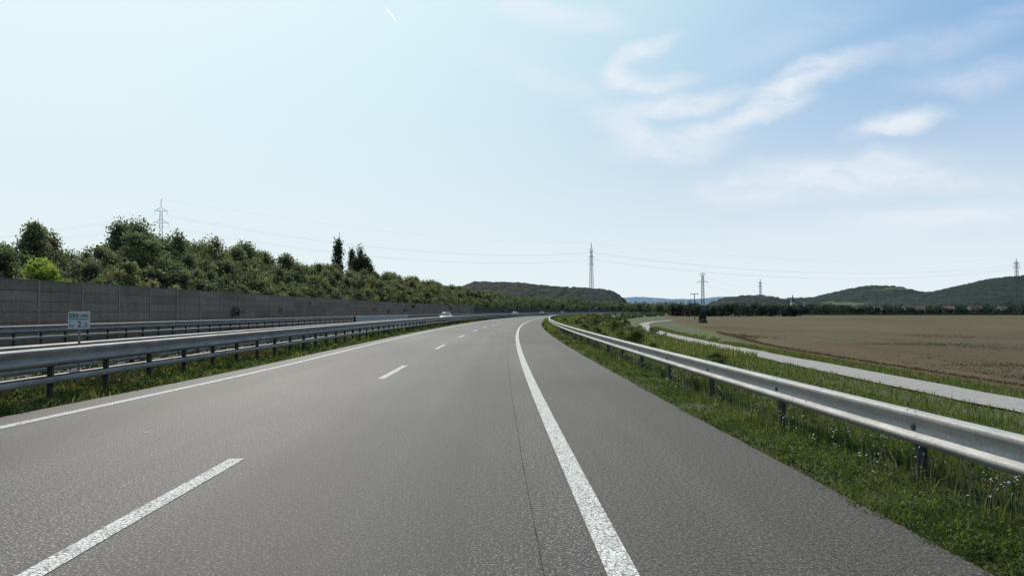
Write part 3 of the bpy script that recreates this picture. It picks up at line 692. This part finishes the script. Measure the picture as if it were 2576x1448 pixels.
for (s, o_) in ((128, 2.9), (178, 2.9), (232, 2.9)):
    b = MB(); b.tube([(0, 0, -.1), (0, 0, .8), (0, 0, .88)], [.06, .05, .04], 8)
    x, y, _ = P(s, o_ - .1); e = empty('delineator_post', (x, y, 0), 'white roadside delineator post with black band', 'delineator', 'delineator posts along the shoulder')
    add('post_body', b.mesh('post_body', simple('post_white', (.6,)*3, (.7,)*3, 5, .5, use_obj=True), True), e)
    b = MB(); b.tube([(0, 0, .60), (0, 0, .74)], [.056, .054], 8); add('reflector_band', b.mesh('band', M_BLACK), e)

# ---------------------------------------------------------------- pylons
def lattice(name, H, wb, wt, nseg, leg, br, ztop=None, mat=M_PYL):
    b = MB(); zt = ztop or H
    def w(z): return wb + (wt - wb) * (min(z / zt, 1)) ** .75
    zs = [zt * (i/nseg) ** .85 for i in range(nseg + 1)]
    cs = [(-1, -1), (1, -1), (1, 1), (-1, 1)]
    for i in range(nseg):
        z0, z1 = zs[i], zs[i+1]; a, c = w(z0)/2, w(z1)/2
        for k in range(4):
            x, y = cs[k]; x2, y2 = cs[(k+1) % 4]
            b.quadbox((x*a, y*a, z0), (x*c, y*c, z1), leg)
            b.quadbox((x*a, y*a, z0), (x2*c, y2*c, z1), br); b.quadbox((x2*a, y2*a, z0), (x*c, y*c, z1), br)
            b.quadbox((x*c, y*c, z1), (x2*c, y2*c, z1), br)
    if H > zt:
        for x, y in cs: b.quadbox((x*wt/2, y*wt/2, zt), (0, 0, H), leg*.7)
    return b.mesh(name, mat)
def arm(z, half, wt, h, br, mat):
    b = MB()
    for sg in (-1, 1):
        for y in (-wt/2, wt/2):
            b.quadbox((sg*wt/2, y, z), (sg*half, 0, z), br*1.3); b.quadbox((sg*wt/2, y, z + h), (sg*half, 0, z), br)
            for t in (.33, .66):
                xx = sg*(wt/2 + (half - wt/2)*t); b.quadbox((xx, y*(1-t), z), (xx, y*(1-t), z + h*(1-t)), br*.8)
        b.quadbox((sg*half, 0, z), (sg*half, 0, z - h*1.2), br*1.2)
    return b.mesh('cross_arm', mat)
def pylon(px, Z, top, arms, wb, wt, leg, br, rz, nseg, label, base=None, spire=4.0, mat=M_PYL):
    x = (px - CX) * Z / F; zg = float(ground(x, Z)) if base is None else base
    H = (HOR - top) * Z / F + CAMH - zg
    e = empty('electricity_pylon', (x, Z, zg), label, 'pylon', 'lattice electricity pylons', rz)
    add('tower', lattice('tower', H, wb, wt, nseg, leg, br, H - spire, mat), e)
    tips = []
    for (ap, half) in arms:
        z = (HOR - ap) * Z / F + CAMH - zg
        add('cross_arm', arm(z, half, wt*1.2, 1.2 * (H/45), br, mat), e)
        for sg in (-1, 1): tips.append(Vector((x + sg*half*math.cos(rz), Z + sg*half*math.sin(rz), zg + z - 1.4*(H/45))))
    tips.append(Vector((x, Z, zg + H)))
    return tips
t1 = pylon(402, 284, 498, [(530, 2.3), (560, 2.8)], 4.0, .8, .13, .065, .45, 12, 'grey lattice electricity pylon rising behind the wood', spire=5, mat=M_PYLD)
t2 = pylon(1488, 469, 610, [(629, 1.5), (647, 2.1), (664, 1.8)], 3.4, .9, .13, .06, .5, 13, 'tall slender grey lattice electricity pylon behind the road', spire=5)
t6 = pylon(2559, 620, 650, [(662, 3.4), (672, 4.2)], 5.0, 1.3, .16, .08, .3, 12, 'grey lattice electricity pylon before the wooded hill', spire=3, mat=M_PYLD)
t5 = pylon(1913, 1050, 702, [(712, 2.8), (720, 3.4)], 5.0, 1.6, .22, .11, .3, 10, 'distant lattice electricity pylon above the wooded hill')
t7 = pylon(572, 700, 618, [(628, 3), (640, 4)], 5, 1.4, .15, .08, .3, 10, 'faint distant lattice pylon above the trees')
t3 = pylon(1768, 206, 685, [(690, .8), (709, 1.6)], 1.05, .45, .06, .035, .1, 14, 'slim dark lattice mast at the edge of the field', base=-2.0, spire=.8, mat=M_PYLD)
def cable(a, c, sag, r, label='thin overhead power cable strung between pylons'):
    pts = []
    for i in range(25):
        t = i/24; p = a.lerp(c, t); pts.append((p.x, p.y, p.z - sag*4*t*(1-t)))
    b = MB(); b.tube(pts, [r]*25, 4); o = add('power_cable', b.mesh('power_cable', M_CABLE)); tag(o, label, 'cable', 'overhead power cables')
for i in range(4): cable(t1[i], t2[i], 7, .016)
cable(t1[4], t2[6], 5, .012)
for i in range(4): cable(t2[i], t6[i], 10, .022)
cable(t2[6], t6[4], 7, .018)
fr_ = Vector((-520, 430, 34))
for i in range(4): cable(t1[i], fr_ + Vector((0, 0, i*1.5)), 7, .016)
fr2 = Vector((900, 560, 50))
for i in range(3): cable(t6[i], fr2 + Vector((0, 0, i*2)), 5, .022)
for i in (0, 2): cable(t3[i], Vector((250, 620, 14)), 3, .012)
for (px, by, ty, w, Z) in ((1747, 806, 738, 1.5, 290), (1735, 800, 756, 1.0, 360)):
    x = (px-CX)*Z/F; H = (HOR-ty)*Z/F + 3.65
    e = empty('utility_pole', (x, Z, -2.0), 'dark wooden utility pole with a cross bar', 'utility pole', 'wooden utility poles')
    b = MB(); b.tube([(0, 0, -.3), (0, 0, H)], [.2, .14], 8); add('pole', b.mesh('pole', M_WOOD), e)
    b = MB(); b.box((-w, -.09, H - .35), (w, .09, H - .12))
    for q in (-w*.9, 0, w*.9): b.box((q - .07, -.07, H - .12), (q + .07, .07, H + .2))
    add('cross_bar', b.mesh('cross_bar', M_WOOD), e)

# ---------------------------------------------------------------- hills
def worley(x, y, cell, seed=3):
    r = np.random.default_rng(seed); J = r.uniform(0, 1, (64, 64, 3)); best = np.full(x.shape, 1e9); hv = np.zeros(x.shape)
    ix = np.floor(x/cell).astype(int); iy = np.floor(y/cell).astype(int)
    for dx in (-1, 0, 1):
        for dy in (-1, 0, 1):
            cx = ix+dx; cy = iy+dy; j = J[cx % 64, cy % 64]
            d = np.hypot(x - (cx + j[..., 0])*cell, y - (cy + j[..., 1])*cell)/cell
            m = d < best; best = np.where(m, d, best); hv = np.where(m, j[..., 2], hv)
    return best, hv
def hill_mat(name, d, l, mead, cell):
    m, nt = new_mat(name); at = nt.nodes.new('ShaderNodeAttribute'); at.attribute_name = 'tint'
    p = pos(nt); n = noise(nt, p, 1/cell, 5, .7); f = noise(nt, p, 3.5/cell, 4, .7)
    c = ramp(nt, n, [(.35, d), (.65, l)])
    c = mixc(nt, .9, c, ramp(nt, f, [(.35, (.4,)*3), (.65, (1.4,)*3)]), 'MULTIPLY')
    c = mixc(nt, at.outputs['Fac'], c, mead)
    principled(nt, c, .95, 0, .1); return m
def hill(name, prof, Z, depth, bump, cell, mat, res, meadow=0, label='', edge=1.0, pw=.8, smw=12):
    pxs = [q[0] for q in prof]
    xa, xb = (pxs[0]-CX)*Z/F, (pxs[-1]-CX)*Z/F
    nxx = min(900, int((xb-xa)/res)); ny = 70
    x = np.linspace(xa, xb, nxx); t = np.linspace(-1, 1, ny)
    sm = smw*Z/F
    Hc = sum(np.interp(CX + (x+k*sm)*F/Z, pxs, [(HOR-q[1])*Z/F + CAMH for q in prof]) for k in (-1, -.5, 0, .5, 1))/5
    Hc = Hc + Hc.max()*.012*(np.sin(x/31/edge) + np.sin(x/17/edge+1))
    X, T = np.meshgrid(x, t); Y = Z + T*depth
    und = .12*np.sin(X/70/edge + 3*T) * (1-np.abs(T))
    shape = (np.cos(T*np.pi/2)) ** pw
    H = Hc[None, :]*(shape*(1) + und*np.abs(T)*2) - 4
    d, hv = worley(X, Y, cell)
    can = bump*(np.sqrt(np.clip(1 - d*d, 0, 1)) - .7 + 1.0*(hv-.5))
    md = np.zeros_like(X)
    if meadow:
        q = np.sin(X/95/edge + 1.3*np.sin(Y/80)) + np.sin(Y/60 + X/140 + 1.1) + .6*np.sin(X/37+Y/33)
        md = np.clip((q - 1.3)*3, 0, 1)*np.clip((-.2 - T)*6, 0, 1)*meadow
    H = H + can*(1-md)
    V = np.stack([X, Y, H], -1).reshape(-1, 3); ii = (np.arange(ny-1)[:, None]*nxx + np.arange(nxx-1)[None, :]).ravel()
    o = add(name, make_mesh(name, V, np.stack([ii, ii+1, ii+nxx+1, ii+nxx], -1), mat, tint=md.ravel())); tag(o, label, 'hill', kind='structure')
HM1 = hill_mat('wooded_hill', (.008, .014, .013), (.018, .027, .023), (.07, .085, .05), 14)  # wooded greens lean bluish: aerial haze painted into the base colour
HM2 = hill_mat('wooded_hill_right', (.011, .020, .019), (.024, .036, .031), (.085, .11, .06), 18)
HM3 = hill_mat('haze_blue_ridge', (.09, .15, .21), (.11, .175, .235), (.1, .18, .2), 120)  # distance haze painted as the ridge's pale blue base colour
hill('hill', [(1020, 760), (1060, 722), (1085, 709), (1105, 708), (1125, 720), (1165, 719), (1182, 711), (1194, 704), (1215, 704), (1260, 707), (1300, 710), (1350, 715), (1400, 722), (1450, 724), (1505, 726), (1525, 731), (1538, 744), (1548, 778)], 1500, 260, 5.5, 11, HM1, 2.4, 0, 'dark wooded hill behind the road', 1.0, .4, 5)
hill('hill', [(1770, 778), (1800, 764), (1830, 748), (1860, 742), (1910, 741), (1935, 747), (1975, 755), (2010, 768), (2040, 782)], 1700, 260, 5.5, 12, HM2, 2.6, .6, 'wooded knoll at the edge of the valley')
hill('hill', [(1900, 775), (1950, 754), (2000, 749), (2060, 746), (2110, 734), (2150, 724), (2190, 717), (2230, 719), (2270, 731), (2300, 734), (2350, 740), (2450, 750), (2600, 770)], 2600, 500, 7.0, 14, HM2, 3.6, .8, 'wooded hill with meadows', 1.5)
hill('hill', [(2190, 782), (2250, 762), (2300, 744), (2360, 731), (2400, 722), (2450, 714), (2500, 703), (2540, 694), (2580, 690), (2700, 682), (2850, 680), (3000, 710), (3100, 780)], 1900, 420, 6.0, 12, HM2, 3.0, .8, 'wooded hillside with pale meadows')
hill('hill', [(900, 775), (1150, 762), (1450, 755), (1545, 749), (1600, 747), (1660, 751), (1720, 753), (1760, 752), (1800, 747), (1850, 745), (1950, 760), (2100, 775)], 7000, 1500, 6, 60, HM3, 14, 0, 'distant ridge with haze painted as blue colour', 8)

# ---------------------------------------------------------------- houses and church
M_PLA = simple('cream_plaster', (.40, .38, .33), (.52, .49, .44), 2, .9, use_obj=True)
M_ROOF = simple('red_brown_roof', (.11, .06, .05), (.17, .095, .07), 3, .9, use_obj=True)
M_GLASS = simple('window_glass', (.02, .025, .03), (.04, .045, .05), 2, .15, spec=.6, use_obj=True)
M_SLATE = simple('dark_slate', (.03, .035, .04), (.06, .065, .07), 3, .7, use_obj=True)
def house(px, Z, w, d, hw, hr, rz, label):
    x = (px-CX)*Z/F; e = empty('house', (x, Z, -2.0), label, 'house', 'village houses', rz)
    b = MB(); b.box((-w/2, -d/2, 0), (w/2, d/2, hw)); i = len(b.v)
    b.v += [(-w/2, -d/2, hw), (-w/2, d/2, hw), (-w/2, 0, hw+hr), (w/2, -d/2, hw), (w/2, d/2, hw), (w/2, 0, hw+hr)]; b.f += [(i, i+1, i+2), (i+3, i+5, i+4)]
    add('wall', b.mesh('wall', M_PLA), e)
    b = MB()
    for sg in (-1, 1):
        y1 = sg*(d/2 + .5); z1 = hw - .5*hr/(d/2) + .12; i = len(b.v)
        b.v += [(-w/2-.5, 0, hw+hr+.12), (w/2+.5, 0, hw+hr+.12), (w/2+.5, y1, z1), (-w/2-.5, y1, z1), (-w/2-.5, 0, hw+hr+.32), (w/2+.5, 0, hw+hr+.32), (w/2+.5, y1, z1+.2), (-w/2-.5, y1, z1+.2)]
        b.f += [(i, i+1, i+2, i+3), (i+4, i+5, i+6, i+7), (i+2, i+3, i+7, i+6), (i, i+3, i+7, i+4), (i+1, i+2, i+6, i+5)]
    ro = add('roof', b.mesh('roof', M_ROOF), e)
    b = MB(); b.box((w*.2, .3, hw + hr*.5), (w*.2+.8, 1.1, hw+hr+1.2)); add('chimney', b.mesh('chimney', M_ROOF), ro)
    wm = MB(); wm.box((-.5, -.04, 0), (.5, .0, 1.3)); wmm = wm.mesh('window', M_GLASS)
    for fl in range(int(hw // 2.8)):
        for q in (-.32, 0, .32): add('window', wmm, e, loc=(q*w, -d/2 - .01, .9 + fl*2.8))
for args in ((2285, 760, 13, 9, 5.6, 3.6, .2, 'cream house with red-brown gable roof'), (2312, 800, 10, 8, 5.6, 3.2, -.3, 'pale gabled house beside hedges'), (2452, 780, 14, 9, 5.6, 3.8, .1, 'white gabled house below the hillside'),
             (2205, 820, 12, 9, 5.6, 3.4, .6, 'cream gabled village house'), (2385, 850, 12, 9, 5.6, 3.6, -.5, 'pale house with steep roof'), (2520, 840, 12, 9, 5.6, 3.6, .3, 'cream house with brown roof'), (2150, 880, 11, 8, 5.6, 3.4, 0., 'small pale village house')):
    house(*args)
Z = 1100; x = (1994-CX)*Z/F
e = empty('church', (x, Z, -2), 'village church with white tower and dark pointed spire', 'church')
b = MB(); b.box((-2.6, -2.6, 0), (2.6, 2.6, 17)); add('tower', b.mesh('tower', M_PLA), e)
b = MB(); b.v = [(-2.9, -2.9, 17), (2.9, -2.9, 17), (2.9, 2.9, 17), (-2.9, 2.9, 17), (-1.2, -1.2, 21), (1.2, -1.2, 21), (1.2, 1.2, 21), (-1.2, 1.2, 21), (0, 0, 29)]
b.f = [(0,1,5,4),(1,2,6,5),(2,3,7,6),(3,0,4,7),(4,5,8),(5,6,8),(6,7,8),(7,4,8),(3,2,1,0)]; add('spire', b.mesh('spire', M_SLATE), e)
b = MB(); b.box((2.7, -4, 0), (18, 4, 8)); i = len(b.v); b.v += [(2.7,-4.4,8),(2.7,4.4,8),(2.7,0,13),(18.3,-4.4,8),(18.3,4.4,8),(18.3,0,13)]; b.f += [(i,i+1,i+2),(i+3,i+5,i+4),(i,i+3,i+5,i+2),(i+1,i+2,i+5,i+4)]; add('nave', b.mesh('nave', M_PLA), e)

# ---------------------------------------------------------------- cars
M_TYRE = simple('tyre_rubber', (.015,)*3, (.03,)*3, 20, .8, use_obj=True)
M_RIM = simple('rim_alloy', (.4,)*3, (.55,)*3, 20, .35, .7, use_obj=True)
M_LAMP = simple('lamp_glass', (.6, .62, .65), (.75, .77, .8), 20, .1, spec=.8, use_obj=True)
M_TRIM = simple('dark_trim', (.015,)*3, (.025,)*3, 20, .5, use_obj=True)
def car(x, y, rz, col, label):
    m, nt = new_mat('car_paint'); n = noise(nt, objc(nt), 3, 2)
    b_ = principled(nt, ramp(nt, n, [(.3, tuple(c*.95 for c in col)), (.7, col)]), .3, .1, .5); b_.inputs['Coat Weight'].default_value = .6
    e = empty('car', (x, y, 0.0), label, 'car', 'cars on the opposite carriageway', rz)
    st = [(-2.15, .62, .38, .62), (-2.08, .78, .28, .70), (-1.8, .86, .22, .78), (-1.1, .90, .20, .88), (-.7, .90, .20, .93), (.9, .90, .20, .95), (1.6, .88, .22, .97), (2.05, .82, .28, .93), (2.15, .72, .38, .85)]
    b = MB()
    for (yy_, w, z0, z1) in st:
        for (fx, fz) in ((-.92, 0), (-1, .18), (-1, .6), (-.93, .88), (-.78, 1), (.78, 1), (.93, .88), (1, .6), (1, .18), (.92, 0)):
            b.v.append((w*fx, yy_, z0 + (z1-z0)*fz))
    for i in range(len(st)-1):
        for j in range(10):
            a = i*10+j; c = i*10+(j+1) % 10; b.f.append((a, c, c+10, a+10))
    b.f += [tuple(range(10)), tuple(range(len(b.v)-1, len(b.v)-11, -1))]
    add('body', b.mesh('body', m, True), e)
    b = MB(); b.v = [(-.56, -.28, 1.38), (.56, -.28, 1.38), (.6, .1, 1.445), (-.6, .1, 1.445), (.58, .9, 1.43), (-.58, .9, 1.43), (.55, 1.25, 1.36), (-.55, 1.25, 1.36),
                      (-.62, -.22, 1.34), (.62, -.22, 1.34), (.68, .1, 1.39), (-.68, .1, 1.39), (.67, .9, 1.38), (-.67, .9, 1.38), (.62, 1.28, 1.32), (-.62, 1.28, 1.32)]
    b.f = [(0,1,2,3),(3,2,4,5),(5,4,6,7),(8,0,3,11),(11,3,5,13),(13,5,7,15),(1,9,10,2),(2,10,12,4),(4,12,14,6),(8,9,1,0),(7,6,14,15)]
    add('roof', b.mesh('roof', m, True), e)
    def pane(name, vs):
        b = MB(); b.v = vs; b.f = [tuple(range(len(vs)))]; return add(name, b.mesh(name, M_GLASS), e)
    pane('windshield', [(-.74, -1.05, .89), (.74, -1.05, .89), (.62, -.22, 1.34), (-.62, -.22, 1.34)])
    pane('rear_window', [(.70, 1.85, .96), (-.70, 1.85, .96), (-.62, 1.28, 1.32), (.62, 1.28, 1.32)])
    for sg in (-1, 1):
        pane('side_window', [(sg*.74, -1.05, .89), (sg*.62, -.22, 1.34), (sg*.68, .1, 1.39), (sg*.67, .9, 1.38), (sg*.62, 1.28, 1.32), (sg*.72, 1.85, .96)][::sg])
        b = MB(); b.quadbox((sg*.50, -2.12, .60), (sg*.76, -2.06, .62), .1, .12); add('headlight', b.mesh('headlight', M_LAMP), e)
        b = MB(); b.box((min(sg*.84, sg*1.02), -.72, .92), (max(sg*.84, sg*1.02), -.6, 1.03)); add('side_mirror', b.mesh('side_mirror', m), e)
        for yw in (-1.35, 1.35):
            w = bpy.data.objects.new('wheel', None); COL.objects.link(w); w.parent = e; w.location = (sg*.82, yw, .32)
            b = MB(); b.tube([(-.1, 0, 0), (-.08, 0, 0), (.08, 0, 0), (.1, 0, 0)], [.27, .32, .32, .27], 18); add('tyre', b.mesh('tyre', M_TYRE), w)
            b = MB(); b.tube([(-.09, 0, 0), (-.085, 0, 0), (.085, 0, 0), (.09, 0, 0)], [.02, .26, .26, .02], 12); add('rim', b.mesh('rim', M_RIM), w)
    b = MB(); b.box((-.45, -2.19, .36), (.45, -2.14, .58)); add('grille', b.mesh('grille', M_TRIM), e)
    b = MB(); b.box((-.26, -2.205, .40), (.26, -2.192, .50)); add('number_plate', b.mesh('plate', M_SIGN), e)
for (s, off_, col, lab) in ((80, -13.2, (.62, .63, .63), 'silver white hatchback driving on the opposite carriageway'), (200, -13.7, (.7, .7, .7), 'white car on the opposite carriageway'), (268, -13.7, (.6, .61, .62), 'silver car on the opposite carriageway'), (326, -13.7, (.4, .41, .43), 'grey car on the opposite carriageway')):
    x, y, _ = P(s, off_); car(x, y, -s/R, col, lab)

# ---------------------------------------------------------------- light & sky
EL = math.radians(43); AZ = math.radians(-20)
sd = Vector((math.sin(AZ)*math.cos(EL), math.cos(AZ)*math.cos(EL), math.sin(EL)))
GA = math.radians(-36); gd = Vector((math.sin(GA)*math.cos(EL), math.cos(GA)*math.cos(EL), math.sin(EL)))
sl = bpy.data.lights.new('sun', 'SUN'); sl.energy = 4.5; sl.angle = math.radians(.5); sl.color = (1, .94, .84)
so = bpy.data.objects.new('sun', sl); COL.objects.link(so); so.rotation_euler = sd.to_track_quat('Z', 'Y').to_euler()
w = bpy.data.worlds.new('World'); scene.world = w; w.use_nodes = True; nt = w.node_tree; nt.nodes.clear()
sky = nt.nodes.new('ShaderNodeTexSky'); sky.sky_type = 'NISHITA'; sky.sun_disc = False; sky.sun_elevation = EL; sky.sun_rotation = AZ
sky.air_density = 1.0; sky.dust_density = 0.8; sky.ozone_density = 1.5
STR = 0.10
tc = nt.nodes.new('ShaderNodeTexCoord').outputs['Generated']
sep = nt.nodes.new('ShaderNodeSeparateXYZ'); L(nt, tc, sep.inputs[0])
def mth(op, a, b=None, clamp=False): return nmath(nt, op, a, b, clamp)
yc = mth('MAXIMUM', sep.outputs[1], 0.08)
u = mth('DIVIDE', sep.outputs[0], yc); v = mth('DIVIDE', sep.outputs[2], yc)
cmb = nt.nodes.new('ShaderNodeCombineXYZ'); L(nt, u, cmb.inputs[0]); L(nt, v, cmb.inputs[1]); uvv = cmb.outputs[0]
wn = nt.nodes.new('ShaderNodeTexNoise'); wn.inputs['Scale'].default_value = 7; wn.inputs['Detail'].default_value = 6; wn.inputs['Roughness'].default_value = .6; L(nt, uvv, wn.inputs['Vector'])
vs = nt.nodes.new('ShaderNodeVectorMath'); vs.operation = 'SUBTRACT'; L(nt, wn.outputs['Color'], vs.inputs[0]); vs.inputs[1].default_value = (.5, .5, .5)
vm = nt.nodes.new('ShaderNodeVectorMath'); vm.operation = 'SCALE'; L(nt, vs.outputs[0], vm.inputs[0]); vm.inputs['Scale'].default_value = .06
va = nt.nodes.new('ShaderNodeVectorMath'); va.operation = 'ADD'; L(nt, uvv, va.inputs[0]); L(nt, vm.outputs[0], va.inputs[1]); wuv = va.outputs[0]
def ell(px, py, rx, ry, rot, amp, vec, hard=0.0):
    mp = nt.nodes.new('ShaderNodeMapping'); mp.vector_type = 'TEXTURE'
    mp.inputs['Location'].default_value = ((px-CX)/F, (HOR-py)/F, 0); mp.inputs['Rotation'].default_value = (0, 0, math.radians(rot)); mp.inputs['Scale'].default_value = (rx/F, ry/F, 1)
    L(nt, vec, mp.inputs['Vector'])
    ln = nt.nodes.new('ShaderNodeVectorMath'); ln.operation = 'LENGTH'; L(nt, mp.outputs[0], ln.inputs[0])
    mr = nt.nodes.new('ShaderNodeMapRange'); mr.interpolation_type = 'SMOOTHSTEP'; mr.inputs[1].default_value = hard; mr.inputs[2].default_value = 1.0; mr.inputs[3].default_value = amp; mr.inputs[4].default_value = 0.0
    L(nt, ln.outputs['Value'], mr.inputs[0]); return mr.outputs[0]
masks = [(1562, 165, 80, 50, 70, 1.0), (1625, 112, 130, 38, 25, .95), (1620, 200, 150, 42, -8, 1.0), (1700, 190, 90, 34, 10, .8), (1640, 262, 220, 38, 3, 1.0), (1780, 245, 180, 42, 12, .8), (1600, 335, 170, 62, -25, .8), (1690, 362, 240, 62, 4, 1.0), (1800, 315, 220, 48, 14, .85),
         (1960, 235, 170, 60, 38, .9), (2070, 185, 220, 56, 18, .8), (1930, 275, 180, 38, 12, .9), (2290, 300, 160, 44, 14, .9), (2240, 325, 160, 36, 10, .7), (2120, 430, 430, 75, 6, .85), (2050, 480, 420, 62, 2, .85), (1840, 470, 150, 48, 0, .7), (2350, 455, 350, 60, -4, .6), (1350, 12, 180, 55, -15, .95), (1490, 35, 140, 50, -10, .8), (2250, 565, 600, 60, 4, .6), (2480, 540, 360, 42, 3, .6), (2460, 180, 280, 60, 8, .4), (1370, 190, 300, 70, -18, .4), (2400, 90, 450, 70, 15, .3), (2000, 90, 330, 80, 20, .22)]
acc = None
for mk in masks:
    e_ = ell(*mk, wuv, 0.1); acc = e_ if acc is None else mth('SUBTRACT', mth('ADD', acc, e_), mth('MULTIPLY', acc, e_))
mpn = nt.nodes.new('ShaderNodeMapping'); mpn.inputs['Rotation'].default_value = (0, 0, math.radians(-12)); mpn.inputs['Scale'].default_value = (5.5, 18, 1); mpn.inputs['Location'].default_value = (.7, .3, 0); L(nt, wuv, mpn.inputs['Vector'])
wn2 = nt.nodes.new('ShaderNodeTexNoise'); wn2.inputs['Scale'].default_value = 1.6; wn2.inputs['Detail'].default_value = 9; wn2.inputs['Roughness'].default_value = .6; wn2.inputs['Distortion'].default_value = .5; L(nt, mpn.outputs[0], wn2.inputs['Vector'])
wr = nt.nodes.new('ShaderNodeMapRange'); wr.interpolation_type = 'SMOOTHSTEP'; wr.inputs[1].default_value = .28; wr.inputs[2].default_value = .66; wr.inputs[3].default_value = .35; L(nt, wn2.outputs['Fac'], wr.inputs[0])
cl = mth('MULTIPLY', acc, wr.outputs[0], clamp=True)
con = mth('MAXIMUM', ell(980, 27, 32, 2.6, -54, 1.0, uvv, .4), ell(978, 26, 42, 5, -54, .35, uvv))
dp = nt.nodes.new('ShaderNodeVectorMath'); dp.operation = 'DOT_PRODUCT'; L(nt, tc, dp.inputs[0]); dp.inputs[1].default_value = gd
gl = nt.nodes.new('ShaderNodeMapRange'); gl.interpolation_type = 'SMOOTHSTEP'; gl.inputs[1].default_value = .42; gl.inputs[2].default_value = .90; gl.inputs[3].default_value = 0.0; gl.inputs[4].default_value = .96; L(nt, dp.outputs['Value'], gl.inputs[0])
gl2 = nt.nodes.new('ShaderNodeMapRange'); gl2.interpolation_type = 'SMOOTHSTEP'; gl2.inputs[1].default_value = .80; gl2.inputs[2].default_value = 1.0; gl2.inputs[3].default_value = 0.0; gl2.inputs[4].default_value = .6; L(nt, dp.outputs['Value'], gl2.inputs[0])
hz_ = nt.nodes.new('ShaderNodeMapRange'); hz_.interpolation_type = 'SMOOTHSTEP'; hz_.inputs[1].default_value = 0.0; hz_.inputs[2].default_value = .35; hz_.inputs[3].default_value = .95; hz_.inputs[4].default_value = 0.0; L(nt, sep.outputs[2], hz_.inputs[0])
def q(c): return tuple(a/STR for a in c)
base = mixc(nt, 0.9, sky.outputs[0], q((.27, .47, .75)))
c = mixc(nt, gl.outputs[0], base, q((.71, .905, .955)))
c = mixc(nt, gl2.outputs[0], c, q((.90, .98, 1.0)))
c = mixc(nt, hz_.outputs[0], c, q((.81, .90, .925)))
c = mixc(nt, cl, c, q((.80, .865, .935)))
c = mixc(nt, con, c, q((1.0, 1.0, 1.0)))
bg = nt.nodes.new('ShaderNodeBackground'); bg.inputs['Strength'].default_value = STR; L(nt, c, bg.inputs['Color'])
wo = nt.nodes.new('ShaderNodeOutputWorld'); L(nt, bg.outputs[0], wo.inputs[0])
scene.view_settings.view_transform = 'Standard'; scene.view_settings.look = 'None'; scene.view_settings.exposure = 0
